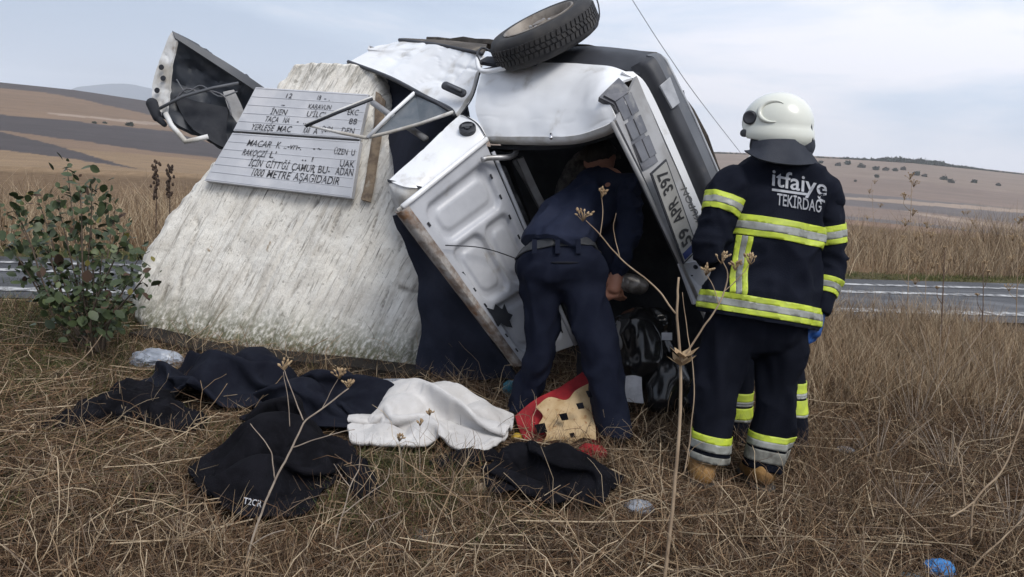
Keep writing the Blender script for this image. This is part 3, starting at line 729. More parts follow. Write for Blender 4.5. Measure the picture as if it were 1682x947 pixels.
# inner stamping: a raised rim with recessed bays between ribs
def bay_mesh():
    NA, NB = 96, 60; V = []; F = []
    def sdbox(a, b, a0, a1, b0, b1, r):
        dx = abs(a - (a0 + a1) / 2) - (a1 - a0) / 2 + r; dy = abs(b - (b0 + b1) / 2) - (b1 - b0) / 2 + r
        return math.hypot(max(dx, 0), max(dy, 0)) + min(max(dx, dy), 0) - r
    for i in range(NA):
        for j in range(NB):
            a, b = i / (NA - 1), j / (NB - 1)
            x, y = a * 1.15, b * 0.62
            h = 0.0
            for bx in ((0.07, 0.30, 0.07, 0.55), (0.345, 0.70, 0.055, 0.28), (0.345, 0.70, 0.31, 0.56), (0.75, 1.08, 0.07, 0.55)):
                q = sdbox(x, y, bx[0], bx[1], bx[2], bx[3], 0.06)
                h -= 0.028 * min(1, max(0, 0.5 - q / 0.018))
                w2 = sdbox(x, y, bx[0] + .05, bx[1] - .05, bx[2] + .045, bx[3] - .045, 0.05)
                h += 0.014 * min(1, max(0, 0.5 - w2 / 0.02))
            h += 0.004 * math.sin(x * 9) * math.sin(y * 7)
            V.append(LD(a, 0.02 + b * 0.93, h))
    for i in range(NA - 1):
        for j in range(NB - 1): F.append((i * NB + j, (i + 1) * NB + j, (i + 1) * NB + j + 1, i * NB + j + 1))
    return V, F
V_, F_ = bay_mesh(); mk('inner_panel', V_, F_, inner_grey, lid)
for a in np.linspace(0.12, 0.9, 9):
    for b in (0.10, 0.88):
        if random.random() < 0.8:
            q = [LD(a, b, 0.003), LD(a + 0.022, b, 0.003), LD(a + 0.022, b + 0.02, 0.003), LD(a, b + 0.02, 0.003)]
            slab('slot', q, trim_dark, lid, thick=0.002, world=True)
patch('rusty_flange', [[LD(a, 0.95, 0.012) for a in np.linspace(0.0, 1.0, 9)], [LD(a, 1.02, 0.020) for a in np.linspace(0.0, 1.0, 9)], [LD(a, 1.05, -0.015) for a in np.linspace(0.0, 1.0, 9)], [LD(a, 1.03, -0.06) for a in np.linspace(0.0, 1.0, 9)]], rust, lid, world=True, thick=0.008, nu=40, nv=10, dent=0.006)
tube('lid_top_flange', [LD(-0.01, b, 0.006) for b in np.linspace(0.0, 1, 8)], 0.016, white, lid, world=True)
tube('hinge_flange', [LD(a, -0.01, 0.004) for a in np.linspace(0.05, 1, 8)], 0.012, inner_grey, lid, world=True)
tube('loose_wire', [LD(0.25, 0.9, 0.03), LD(0.36, 0.6, 0.05), LD(0.5, 0.3, 0.06), LD(0.62, 0.06, 0.05)], 0.003, trim_dark, lid, world=True, smooth_n=16)
slab('lid_tear', [LD(a, b, 0.006) for a, b in ((.63, .90), (.66, .84), (.64, .78), (.68, .74), (.66, .68), (.71, .70), (.73, .66), (.75, .74), (.79, .76), (.77, .82), (.74, .86), (.75, .92), (.69, .90))], trim_dark, lid, thick=0.004, world=True)
# hinge arm and boot stay
tube('hinge_arm', [(792, 262, 4.34), (803, 259, 4.36), (835, 258, 4.40), (846, 253, 4.46), (848, 244, 4.52)], 0.016, steel_bar, car, smooth_n=14)
tube('boot_stay', [(846, 262, 4.72), (868, 300, 4.80), (892, 346, 4.88), (905, 380, 4.95)], 0.022, panel_grey, car)
# boot cavity
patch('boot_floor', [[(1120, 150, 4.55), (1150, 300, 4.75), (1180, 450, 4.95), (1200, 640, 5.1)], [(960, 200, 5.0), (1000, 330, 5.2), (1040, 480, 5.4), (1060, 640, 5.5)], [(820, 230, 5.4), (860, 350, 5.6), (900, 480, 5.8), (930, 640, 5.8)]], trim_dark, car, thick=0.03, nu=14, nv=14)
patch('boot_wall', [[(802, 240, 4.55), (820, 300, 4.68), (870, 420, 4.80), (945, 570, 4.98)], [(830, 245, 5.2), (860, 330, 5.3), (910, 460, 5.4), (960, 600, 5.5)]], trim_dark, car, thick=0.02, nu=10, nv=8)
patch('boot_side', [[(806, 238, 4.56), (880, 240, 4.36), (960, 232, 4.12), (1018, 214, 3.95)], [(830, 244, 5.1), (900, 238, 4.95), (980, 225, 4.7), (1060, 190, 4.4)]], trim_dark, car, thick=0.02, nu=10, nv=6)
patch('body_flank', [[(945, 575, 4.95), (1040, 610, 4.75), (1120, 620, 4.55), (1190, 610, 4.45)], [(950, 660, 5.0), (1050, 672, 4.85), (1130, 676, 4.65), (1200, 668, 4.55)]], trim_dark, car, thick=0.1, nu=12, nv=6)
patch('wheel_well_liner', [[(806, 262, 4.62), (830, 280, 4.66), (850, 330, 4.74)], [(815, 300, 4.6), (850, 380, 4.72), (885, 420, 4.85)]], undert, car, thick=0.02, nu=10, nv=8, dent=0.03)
# ---------------------------------------------------------------- rear end
def rq(t):   # left edge of the rear panel (boot side) and right edge, t 0 top..1 bottom
    return (lin([P(1012, 196, 3.79), P(1058, 290, 3.90), P(1118, 428, 4.02), P(1150, 500, 4.10), P(1190, 590, 4.22)], 101)[int(t * 100)],
            lin([P(1046, 124, 3.97), P(1094, 240, 4.03), P(1146, 352, 4.12), P(1190, 450, 4.2), P(1225, 560, 4.3)], 101)[int(t * 100)])
ts = np.linspace(0, 1, 15)
rear = patch('rear_panel', [[rq(t)[0] for t in ts], [(rq(t)[0] + rq(t)[1]) / 2 for t in ts], [rq(t)[1] for t in ts]], panel_grey, car, world=True, thick=0.02, nu=24, nv=6)
tube('boot_lip', [(1005, 200, 3.78), (1056, 300, 3.885), (1100, 392, 3.97), (1150, 500, 4.08)], 0.012, panel_grey, rear)
tube('boot_lip_seal', [(1012, 214, 3.82), (1056, 305, 3.91), (1098, 396, 4.0), (1146, 500, 4.1)], 0.010, plastic, rear)
patch('edge_strip', [[(1022, 117, 3.99), (1050, 140, 4.00), (1090, 225, 4.03), (1146, 352, 4.10), (1180, 430, 4.17)], [(1040, 117, 4.0), (1064, 142, 4.01), (1104, 226, 4.04), (1157, 350, 4.11), (1190, 428, 4.18)]], white, car, thick=0.03, nu=24, nv=5)
# tail lamp with five panes
lamp_L = lin([P(984, 158, 3.82), P(1009, 170, 3.80), P(1033, 224, 3.835), P(1057, 279, 3.87)], 61)
lamp_R = lin([P(1017, 126, 3.92), P(1041, 150, 3.93), P(1063, 205, 3.96), P(1086, 262, 3.99)], 61)
lampo = patch('tail_lamp', [lamp_L + CF * 0.012, (lamp_L + lamp_R) / 2 + CF * 0.0, lamp_R + CF * 0.012], lens_m, car, world=True, thick=0.03, nu=30, nv=6)
for i, (a, b) in enumerate(((0.06, 0.30), (0.33, 0.52), (0.55, 0.73), (0.76, 0.94))):
    i0, i1 = int(a * 60), int(b * 60)
    def lp(i_, w_): return lamp_L[i_] * (1 - w_) + lamp_R[i_] * w_ - CF * 0.006
    for w0, w1 in (((0.12, 0.88),) if i == 0 else ((0.10, 0.46), (0.52, 0.90))):
        slab('lamp_pane', [lp(i0, w0), lp(i0, w1), lp(i1, w1), lp(i1, w0)], lens_m, lampo, thick=0.012, world=True, bevel=0.003)
# number plate
p00, p10, p01 = P(1139, 408, 4.02), P(1088, 266, 3.90), P(1118, 429, 3.985)
ex, ey = p10 - p00, p01 - p00; pn = nrm(np.cross(ex, ey)); pn = -pn if np.dot(pn, p00 - CAM) > 0 else pn
p00 = p00 + pn * 0.03
pl = slab('number_plate', [p00, p00 + ex, p00 + ex + ey, p00 + ey], plate_w, car, thick=0.006, world=True)
rimq = [(-.02, -.08), (1.02, -.08), (1.02, 1.08), (-.02, 1.08)]
slab('plate_frame', [p00 + a * ex + b * ey - pn * 0.003 for a, b in rimq], plastic, pl, thick=0.008, world=True)
slab('plate_band', [p00 + a * ex + b * ey + pn * 0.0015 for a, b in ((0.01, 0.04), (0.085, 0.04), (0.085, 0.96), (0.01, 0.96))], eu_blue, pl, thick=0.001, world=True)
for s, a0, a1 in (('59', 0.12, 0.30), ('APR', 0.38, 0.64), ('397', 0.72, 0.96)):
    text_on('plate_characters', s, p00 + a0 * ex + 0.16 * ey, ex * (a1 - a0), ey * 0.68, ink, pl, bold=0.02, lift=0.003)
kx = P(1112, 312, 3.97) - P(1137, 366, 4.0)
k0 = P(1144, 362, 4.0) + pn * 0.035
text_on('frame_lettering', 'KUPON', k0, kx, (P(1134, 366, 3.98) - P(1144, 362, 4.0)), M('faded_letters', (0.10, 0.10, 0.10)), rear, bold=0.02, lift=0.004)
for q in ((1138, 438, 4.02), (1152, 470, 4.05), (1132, 452, 4.02)):
    disc('lamp_hole', P(*q) + pn * 0.02, pn, [((0.016 if q[0] > 1135 else 0.006), 0), ((0.014 if q[0] > 1135 else .005), 0.004)], trim_dark, rear, k=16, ell=0.7)
slab('lamp_bracket', [(1116, 434, 4.0), (1146, 428, 4.03), (1166, 486, 4.1), (1140, 500, 4.06)], inner_grey, rear, thick=0.02)
# bumper: side wrap along the top and the rear bar, two faces
bump = patch('bumper', [
    [(1036, 110, 4.06), (1052, 134, 4.05), (1092, 218, 4.08), (1130, 298, 4.12), (1166, 380, 4.20), (1200, 460, 4.30)],
    [(1050, 102, 4.02), (1070, 118, 4.00), (1112, 206, 4.03), (1148, 282, 4.08), (1184, 368, 4.16), (1214, 450, 4.26)],
    [(1062, 93, 4.04), (1082, 104, 4.02), (1126, 198, 4.05), (1160, 274, 4.10), (1194, 356, 4.18), (1224, 440, 4.28)]], plastic, car, thick=0.04, nu=30, nv=9)
patch('bumper_face', [
    [(1062, 90, 4.045), (1082, 104, 4.02), (1126, 198, 4.05), (1160, 274, 4.10), (1194, 356, 4.18), (1224, 440, 4.28)],
    [(1075, 86, 4.12), (1092, 98, 4.10), (1140, 196, 4.13), (1178, 284, 4.18), (1206, 350, 4.26), (1236, 430, 4.36)]], plastic_g, bump, thick=0.03, nu=30, nv=6)
tube('bumper_edge', [(1084, 90, 4.12), (1094, 98, 4.11), (1142, 196, 4.14), (1181, 286, 4.19), (1208, 350, 4.27)], 0.008, lens_w, bump)
slab('reverse_lamp', [(1084, 140, 3.99), (1101, 126, 4.0), (1117, 168, 4.01), (1105, 178, 4.0)], lens_w, bump, thick=0.02, bevel=0.003)
patch('bumper_wrap', [[(872, 98, 4.50), (940, 104, 4.30), (1000, 108, 4.14), (1050, 122, 4.03)], [(878, 90, 4.56), (950, 84, 4.36), (1020, 88, 4.18), (1064, 100, 4.06)], [(890, 84, 4.62), (960, 75, 4.44), (1030, 80, 4.26), (1078, 87, 4.12)]], plastic, bump, thick=0.04, nu=18, nv=9)
patch('underbody', [[(700, 64, 5.98), (800, 72, 5.32), (900, 80, 4.7), (1075, 88, 4.15)], [(900, 120, 5.9), (1000, 140, 5.3), (1060, 150, 4.9), (1140, 196, 4.2)], [(1060, 320, 6.2), (1120, 330, 5.6), (1170, 330, 5.1), (1236, 430, 4.42)], [(1120, 560, 6.3), (1160, 590, 5.7), (1200, 610, 5.2), (1240, 600, 4.55)]], undert, car, thick=0.03, nu=16, nv=14, dent=0.04)
# ---------------------------------------------------------------- right rear wheel, axle along the car's width
R_ax = nrm(-0.42 * CR + 0.81 * CU - 0.42 * CF); wc = P(884, 32, 4.42)
WR, WW = 0.308, 0.17
def wring(name, prof, mat, parent, k=48): 
    a = nrm(np.cross(R_ax, (0.2, 0.1, 0.97))); b = np.cross(R_ax, a); V = []; F = []; L = len(prof)
    for j in range(k):
        th = 2 * math.pi * j / k
        for (r, h) in prof: V.append(wc + R_ax * h + r * (math.cos(th) * a + math.sin(th) * b))
    for j in range(k):
        for i in range(L - 1): F.append((j * L + i, ((j + 1) % k) * L + i, ((j + 1) % k) * L + i + 1, j * L + i + 1))
    o = mk(name, V, F, mat, parent); sharpen(o, 38); return o
wheel = wring('wheel', [(0.205, -0.006), (0.219, 0.0), (0.25, 0.006), (0.28, 0.0), (0.299, -0.014), (WR, -0.032), (WR + .002, -WW / 2), (WR, -WW + 0.03), (0.297, -WW + 0.012), (0.27, -WW), (0.21, -WW + 0.004)], rubber, car, 72)
wheel['label'] = 'dark treaded tyre of the right rear wheel pointing at the sky'
a_ = nrm(np.cross(R_ax, (0.2, 0.1, 0.97))); b_ = np.cross(R_ax, a_)
def tread():
    V = []; F = []; k = 64
    for j in range(k):
        for i, (h0, h1) in enumerate(((-0.036, -0.066), (-0.072, -0.094), (-0.100, -0.128))):
            t0 = 2 * math.pi * (j + 0.5 * (i % 2)) / k; t1 = t0 + 2 * math.pi * 0.68 / k; sk = 0.02 * (1 if i == 1 else -1)
            o = len(V)
            for r in (WR - 0.004, WR + 0.009):
                for (t, h) in ((t0, h0), (t1, h0), (t1 + sk, h1), (t0 + sk, h1)):
                    V.append(wc + R_ax * h + r * (math.cos(t) * a_ + math.sin(t) * b_))
            F += [(o + 4, o + 5, o + 6, o + 7), (o, o + 1, o + 5, o + 4), (o + 1, o + 2, o + 6, o + 5), (o + 2, o + 3, o + 7, o + 6), (o + 3, o, o + 4, o + 7)]
    return V, F
V_, F_ = tread(); tb = mk('tread_blocks', V_, F_, rubber, wheel, smooth=False); tb['kind'] = 'stuff'
rim = wring('rim', [(0.211, -0.010), (0.213, 0.004), (0.203, 0.006), (0.194, -0.006), (0.183, -0.040), (0.150, -0.055), (0.120, -0.045), (0.085, -0.035), (0.060, -0.040), (0.045, -0.03), (0.040, -0.012), (0.020, -0.008), (0.002, -0.008)], steel, wheel, 48)
for j in range(4):
    th = 0.6 + j * math.pi / 2; q = wc + R_ax * -0.034 + 0.062 * (math.cos(th) * a_ + math.sin(th) * b_)
    disc('wheel_bolt', q, R_ax, [(0.010, 0), (0.010, 0.016), (0.007, 0.02)], steel_bar, wheel, k=6)
for j in range(8):
    th = j * math.pi / 4; q = wc + R_ax * -0.047 + 0.135 * (math.cos(th) * a_ + math.sin(th) * b_)
    disc('rim_vent', q, R_ax, [(0.017, 0), (0.015, 0.003)], trim_dark, wheel, k=12)
tube('torn_cable', [(975, 48, 4.1), (984, 30, 4.1), (983, 8, 4.1), (976, -10, 4.1), (968, -14, 4.12)], 0.004, plastic, car, smooth_n=18)
tube('brake_hose', [(790, 104, 4.52), (784, 90, 4.55), (792, 78, 4.6), (806, 84, 4.6)], 0.007, plastic, car, smooth_n=14)
V_, F_ = tube_geo([wc - R_ax * 0.03, wc - R_ax * 0.42], 0.035, 10); mk('axle', V_, F_, undert, car)
# ---------------------------------------------------------------- torn front end sticking up left of the stone
nose = patch('front_wing', [
    [(284, 54, 6.15), (330, 82, 6.2), (385, 116, 6.3), (437, 148, 6.45)],
    [(276, 96, 6.22), (325, 120, 6.34), (380, 150, 6.42), (425, 172, 6.5)],
    [(266, 150, 6.22), (310, 168, 6.34), (362, 196, 6.42), (402, 206, 6.5)],
    [(272, 186, 6.1), (300, 206, 6.18), (338, 226, 6.26), (374, 246, 6.35)]], M('dusty_dark_paint', (0.035, 0.042, 0.055), (0.055, 0.06, 0.07), scale=4, rough=0.5, c3=(0.10, 0.095, 0.09), scale3=6, pos3=(0.55, 0.75)), car, thick=0.03, nu=34, nv=28, dent=0.07, dseed=12, crease=0.03)
nose['label'] = 'crumpled dark inside of the front wing with a white edge'
patch('white_edge', [[(281, 52, 6.12), (262, 95, 6.14), (250, 140, 6.14), (252, 180, 6.12)], [(290, 68, 6.10), (282, 100, 6.10), (277, 145, 6.09), (273, 186, 6.08)]], white_dirty, nose, thick=0.02, nu=40, nv=14, dent=0.012, crease=0.02)
patch('top_edge', [[(283, 50, 6.10), (335, 80, 6.16), (388, 112, 6.26), (438, 146, 6.42)], [(288, 62, 6.09), (334, 92, 6.15), (386, 126, 6.25), (428, 154, 6.40)]], plastic_g, nose, thick=0.015, nu=20, nv=4)
tube('bent_trim', [(272, 186, 6.05), (282, 206, 6.04), (305, 232, 6.02), (322, 229, 6.02), (342, 224, 6.05)], 0.020, white_dirty, nose)
tube('bonnet_stay', [(262, 178, 6.05), (300, 158, 6.06), (350, 144, 6.10), (392, 136, 6.15)], 0.012, plastic_g, nose)
patch('inner_skirt', [[(282, 150, 6.28), (330, 168, 6.28), (376, 176, 6.3)], [(300, 190, 6.2), (340, 208, 6.2), (372, 214, 6.25)], [(318, 214, 6.16), (350, 232, 6.18), (378, 246, 6.24)]], trim_dark, nose, thick=0.02, nu=12, nv=10, dent=0.03)
patch('torn_liner', [[(366, 150, 6.28), (376, 180, 6.26), (396, 212, 6.26)], [(384, 146, 6.3), (398, 176, 6.28), (406, 200, 6.3)]], panel_grey, nose, thick=0.01, nu=12, nv=5, dent=0.04)
tube('wire_loom', [(284, 168, 6.1), (306, 146, 6.08), (326, 150, 6.1), (352, 150, 6.1), (372, 162, 6.1), (380, 190, 6.1)], 0.007, lens_m, nose, smooth_n=20)
tube('wire_loom', [(290, 130, 6.1), (306, 152, 6.08), (330, 140, 6.1), (360, 158, 6.1), (390, 150, 6.12)], 0.006, plastic_g, nose, smooth_n=20)
V_, F_ = join_geo([capsule(P(250, 170, 6.1), P(258, 192, 6.1), 0.045, 0.035), capsule(P(258, 192, 6.1), P(270, 204, 6.1), 0.03, 0.02)]); mk('broken_lamp', V_, F_, trim_dark, nose)
for q in ((265, 110), (258, 148), (268, 128)): disc('bolt_hole', P(q[0], q[1], 6.085), -CF, [(0.022, 0), (0.018, 0.004)], trim_dark, nose, k=10)
# crushed body behind the stone, joining the front wing to the doors
patch('crushed_body', [[(437, 150, 6.5), (470, 150, 6.5), (520, 130, 6.3), (574, 102, 5.9)], [(440, 260, 6.5), (480, 260, 6.5), (540, 220, 6.3), (600, 200, 6.0)], [(400, 420, 6.4), (480, 420, 6.4), (560, 420, 6.2), (640, 420, 5.8)], [(400, 540, 6.5), (480, 560, 6.4), (580, 580, 6.2), (660, 590, 5.9)]], white_dirty, car, thick=0.03, nu=20, nv=20, dent=0.06)

# panel gaps, cracks and boot contents that show against the dark
tube('panel_gap', [(757, 188, 4.565), (776, 160, 4.60), (786, 128, 4.62), (790, 108, 4.62)], 0.004, trim_dark, car, smooth_n=12)
tube('panel_gap', [(800, 228, 4.415), (786, 205, 4.45), (768, 192, 4.52), (757, 187, 4.56)], 0.003, trim_dark, car, smooth_n=12)
felt = M('mottled_felt', (0.16, 0.15, 0.14), (0.05, 0.048, 0.046), scale=22, rough=0.95, bump=0.8, bscale=60, c3=(0.26, 0.25, 0.24), scale3=14)
patch('boot_felt', [[(915, 330, 4.9), (925, 285, 4.86), (955, 250, 4.8), (1005, 242, 4.7)], [(950, 340, 5.0), (965, 300, 4.98), (985, 275, 4.9), (1020, 262, 4.8)]], felt, car, thick=0.03, nu=20, nv=10, dent=0.04)
patch('torn_lining', [[(806, 268, 4.56), (826, 300, 4.62), (850, 360, 4.72), (872, 420, 4.82)], [(830, 272, 4.60), (850, 318, 4.66), (868, 360, 4.74), (890, 416, 4.85)]], M('torn_fibre', (0.11, 0.11, 0.115), (0.035, 0.035, 0.038), scale=16, rough=0.9, bump=0.8, bscale=50), car, thick=0.01, nu=20, nv=9, dent=0.05)
patch('inner_rail', [[(850, 262, 4.62), (872, 312, 4.72), (896, 358, 4.80)], [(860, 258, 4.62), (882, 306, 4.72), (906, 352, 4.80)]], panel_grey, car, thick=0.02, nu=12, nv=4, dent=0.01)
# ---------------------------------------------------------------- people
navy_gear = M('navy_turnout_cloth', (0.006, 0.0075, 0.014), (0.010, 0.012, 0.020), scale=7, rough=0.85, bump=0.35, bscale=260, spec=0.08)
navy_trs = M('black_turnout_cloth', (0.0045, 0.0055, 0.010), (0.008, 0.0095, 0.016), scale=7, rough=0.85, bump=0.35, bscale=260, spec=0.08)
navy_shirt = M('navy_shirt', (0.014, 0.018, 0.036), (0.021, 0.026, 0.048), scale=6, rough=0.8, bump=0.25, bscale=320, spec=0.08)
navy_work = M('navy_work_trousers', (0.007, 0.009, 0.019), (0.012, 0.015, 0.028), scale=6, rough=0.8, bump=0.3, bscale=300, spec=0.08)
hivis = M('yellow_reflective', (0.50, 0.60, 0.045), (0.40, 0.48, 0.06), scale=20, rough=0.5, c3=(0.27, 0.31, 0.06), scale3=12, pos3=(0.56, 0.75))
silver = M('silver_reflective', (0.30, 0.31, 0.29), (0.22, 0.225, 0.20), scale=25, rough=0.4, c3=(0.13, 0.13, 0.11), scale3=12, pos3=(0.55, 0.72))
dusty_band = M('dirty_reflective', (0.25, 0.25, 0.22), (0.12, 0.115, 0.10), scale=18, rough=0.7)
skin = M('skin', (0.40, 0.20, 0.135), (0.34, 0.16, 0.11), scale=20, rough=0.55)
hair_m = M('dark_hair', (0.012, 0.010, 0.009), (0.03, 0.025, 0.02), scale=60, rough=0.6, bump=0.8, bscale=120, stretch=(1, 1, 0.2))
helm = M('cream_helmet', (0.72, 0.73, 0.65), (0.67, 0.68, 0.60), scale=4, rough=0.28, coat=0.5, c3=(0.40, 0.40, 0.34), scale3=6, pos3=(0.62, 0.82))
collar_m = M('dark_neck_guard', (0.020, 0.024, 0.036), (0.032, 0.036, 0.048), scale=9, rough=0.75, bump=0.2, bscale=200)
tanboot = M('tan_leather', (0.30, 0.165, 0.05), (0.20, 0.105, 0.035), scale=14, rough=0.65, bump=0.3, c3=(0.08, 0.055, 0.03), scale3=8)
black_boot = M('black_leather', (0.012, 0.012, 0.013), (0.03, 0.028, 0.026), scale=9, rough=0.5)
blue_rub = M('blue_nitrile', (0.015, 0.06, 0.22), (0.02, 0.085, 0.28), scale=12, rough=0.45)
grey_print = M('grey_print', (0.36, 0.37, 0.40), (0.29, 0.30, 0.33), scale=40, rough=0.6)
belt_m = M('grey_belt', (0.022, 0.024, 0.028), (0.032, 0.034, 0.04), scale=12, rough=0.6)

def between_planes(pt, ax, lo, hi):
    """keep lo..hi metres along ax from pt"""
    pt = np.asarray(pt); ax = nrm(ax); return [(pt + ax * lo, -ax), (pt + ax * hi, ax)]
def striped(src, pt, ax, c, parent, extra=(), w=(0.026, 0.030, 0.026), off=0.005):
    """yellow-silver-yellow tape round src, centre c metres along ax from pt"""
    tot = sum(w); x = c - tot / 2
    for i, ww in enumerate(w):
        band('reflective_tape', src, between_planes(pt, ax, x, x + ww) + list(extra), silver if i == 1 else hivis, parent, off + (0.0015 if i == 1 else 0))
        x += ww
def hand(name, wrist, palm_end, side, mat, parent, curl=None, sz=1.0):
    """palm, four fingers of different lengths and a thumb, as one continuous hand"""
    wrist = np.asarray(wrist, float); d = nrm(np.asarray(palm_end) - wrist); s = nrm(side); nrm_ = nrm(np.cross(d, s)); curl = nrm_ if curl is None else nrm(curl)
    L = 0.095 * sz; caps = [(wrist - d * 0.02, wrist + d * L * 0.9, 0.027 * sz, 0.026 * sz, dict(side=s, flat=1.45))]
    for i, fl_ in enumerate((0.068, 0.078, 0.073, 0.058)):
        b0 = wrist + d * L + s * (i - 1.5) * 0.021 * sz
        k1 = b0 + nrm(d + 0.35 * curl) * fl_ * 0.5 * sz; k2 = k1 + nrm(d * 0.6 + 0.9 * curl) * fl_ * 0.35 * sz; k3 = k2 + nrm(d * 0.2 + curl) * fl_ * 0.3 * sz
        caps += [(b0 - d * 0.02, k1, 0.0095 * sz, 0.009 * sz), (k1, k2, 0.009 * sz, 0.0085 * sz), (k2, k3, 0.0085 * sz, 0.0075 * sz)]
    t0 = wrist + d * L * 0.25 - s * 0.03 * sz; t1 = t0 + nrm(d * 0.7 - s * 0.6 + curl * 0.3) * 0.045 * sz; t2 = t1 + nrm(d * 0.9 + curl * 0.5) * 0.032 * sz
    caps += [(t0, t1, 0.013 * sz, 0.0115 * sz), (t1, t2, 0.0115 * sz, 0.0095 * sz)]
    return blob(name, caps, mat, parent, voxel=0.005, smooth=3)
def head_caps(c, face, up, sz=1.0):
    """skull, jaw, nose, ears, brow of a head centred at c looking along face"""
    c = np.asarray(c, float); f = nrm(face); u = nrm(up); l = np.cross(u, f)
    return [(c - f * 0.02 * sz, c + f * 0.015 * sz + u * 0.015, 0.093 * sz, 0.090 * sz, dict(side=u, flat=1.12)), (c + f * 0.03 * sz - u * 0.03, c + f * 0.045 * sz - u * 0.085, 0.066 * sz, 0.045 * sz),
            (c + f * 0.10 * sz + u * 0.005, c + f * 0.118 * sz - u * 0.03, 0.009 * sz, 0.015 * sz), (c + l * 0.085 * sz + u * 0.015, c + l * 0.090 * sz - u * 0.03, 0.014 * sz, 0.010 * sz), (c - l * 0.085 * sz + u * 0.015, c - l * 0.090 * sz - u * 0.03, 0.014 * sz, 0.010 * sz),
            (c + f * 0.088 * sz + l * 0.035 + u * 0.022, c + f * 0.088 * sz - l * 0.035 + u * 0.022, 0.013 * sz, 0.013 * sz), (c + f * 0.088 * sz - u * 0.062 + l * 0.018, c + f * 0.088 * sz - u * 0.062 - l * 0.018, 0.010 * sz, 0.010 * sz)]

def ellipsoid(c, ax, rad, ku=40, kv=28):
    """closed ellipsoid mesh with axes ax (3 unit vectors) and radii"""
    V = []; F = []
    for i in range(kv + 1):
        th = math.pi * i / kv
        for j in range(ku):
            ph = 2 * math.pi * j / ku
            V.append(c + rad[0] * math.sin(th) * math.cos(ph) * ax[0] + rad[1] * math.sin(th) * math.sin(ph) * ax[1] + rad[2] * math.cos(th) * ax[2])
    for i in range(kv):
        for j in range(ku): F.append((i * ku + j, i * ku + (j + 1) % ku, (i + 1) * ku + (j + 1) % ku, (i + 1) * ku + j))
    return V, F
def make_helmet(parent, c, face, up, s=1.0, detailed=True):
    f = nrm(face); u = nrm(np.asarray(up) - f * np.dot(up, f)); l = np.cross(u, f)
    V, F = ellipsoid(np.asarray(c), (f, l, u), (0.178 * s, 0.148 * s, 0.158 * s), 56, 40)
    V = np.array(V)
    # flared skirt at the back and over the ears
    rel = V - c; hu = rel @ u; k = np.clip((-hu - 0.01) / 0.10, 0, 1); V = V + 0.35 * k[:, None] * (rel - np.outer(hu, u)) 
    o = mk('helmet', V, F, helm, parent)
    cut(o, np.asarray(c) - u * 0.098 * s, -nrm(u - 0.12 * f), fill=False)
    cut(o, np.asarray(c) + f * 0.150 * s - u * 0.03, nrm(f - u * 0.75), fill=False)
    sm = o.modifiers.new('thick', 'SOLIDIFY'); sm.thickness = 0.008; sm.offset = 1
    # raised comb and ear panel ridge
    for sgn in (1, -1):
        arc = []
        for t in np.linspace(-1.9, 2.2, 26):
            a_f, a_u = -0.005 + 0.068 * math.cos(t), 0.052 + 0.052 * math.sin(t); arc.append(c + s * (f * a_f + u * a_u + l * sgn * 0.150 * math.sqrt(max(0.02, 1 - (a_f / 0.178) ** 2 - (a_u / 0.158) ** 2))))
        tube('shell_ridge', arc, [0.002, 0.010, 0.011, 0.010, 0.002], helm, o, world=True)
        q = c + l * sgn * 0.122 * s + f * 0.108 * s + u * 0.018 * s
        disc('visor_pivot', q, l * sgn, [(0.031, -0.012), (0.031, 0.010), (0.024, 0.014), (0.010, 0.010), (0.003, 0.010)], plastic, o, k=24)
        q = c + l * sgn * 0.110 * s + f * 0.132 * s - u * 0.060 * s
        disc('strap_stud', q, l * sgn, [(0.017, -0.012), (0.017, 0.009), (0.010, 0.012)], plastic, o, k=18)
    return o

# ---- firefighter with his back to the camera
FB = G(1205, 790); FB = np.array((FB[0], FB[1], 0.0))
ff = thing('person', FB, 'firefighter in cream helmet and navy jacket with yellow stripes, standing with back turned', 'person', 'rescuers at the wreck')
D = 3.62
face = nrm(CF * 0.50 - CR * 0.80); face = nrm(face - np.array((0, 0, face[2])))
hc = P(1277, 203, 3.60)
fup = nrm(P(1281, 300, D) - P(1247, 520, D))
def body_caps(sh_l, sh_r, elb_l, elb_r, wr_l, wr_r, hip, chest, kn_l, kn_r, an_l, an_r, neck, headc, face, up):
    return [(hip, chest, 0.11, 0.12, dict(side=CR, flat=1.25)), (sh_l, sh_r, 0.055, 0.055), (chest, neck, 0.07, 0.055), (neck, headc, 0.052, 0.055), (sh_l, elb_l, 0.05, 0.042), (elb_l, wr_l, 0.042, 0.03), (sh_r, elb_r, 0.05, 0.042), (elb_r, wr_r, 0.042, 0.03),
            (hip - CR * 0.11, kn_l, 0.06, 0.045), (kn_l, an_l, 0.045, 0.036), (hip + CR * 0.11, kn_r, 0.06, 0.045), (kn_r, an_r, 0.045, 0.036)] + head_caps(headc, face, up)
SL, SR = P(1200, 308, 3.60), P(1354, 324, 3.64); EL, ER = P(1166, 408, 3.56), P(1362, 418, 3.67); WL, WR_ = P(1182, 428, 3.84), P(1346, 508, 3.62)
bd = blob('body', body_caps(SL, SR, EL, ER, WL, WR_, P(1247, 520, 3.64), P(1272, 340, 3.63), P(1173, 640, 3.66), P(1278, 650, 3.66), P(1156, 750, 3.69), P(1252, 752, 3.69), P(1283, 255, 3.62), P(1279, 212, 3.60), face, np.array((0, 0, 1.0))), skin, ff, voxel=0.012, smooth=3)
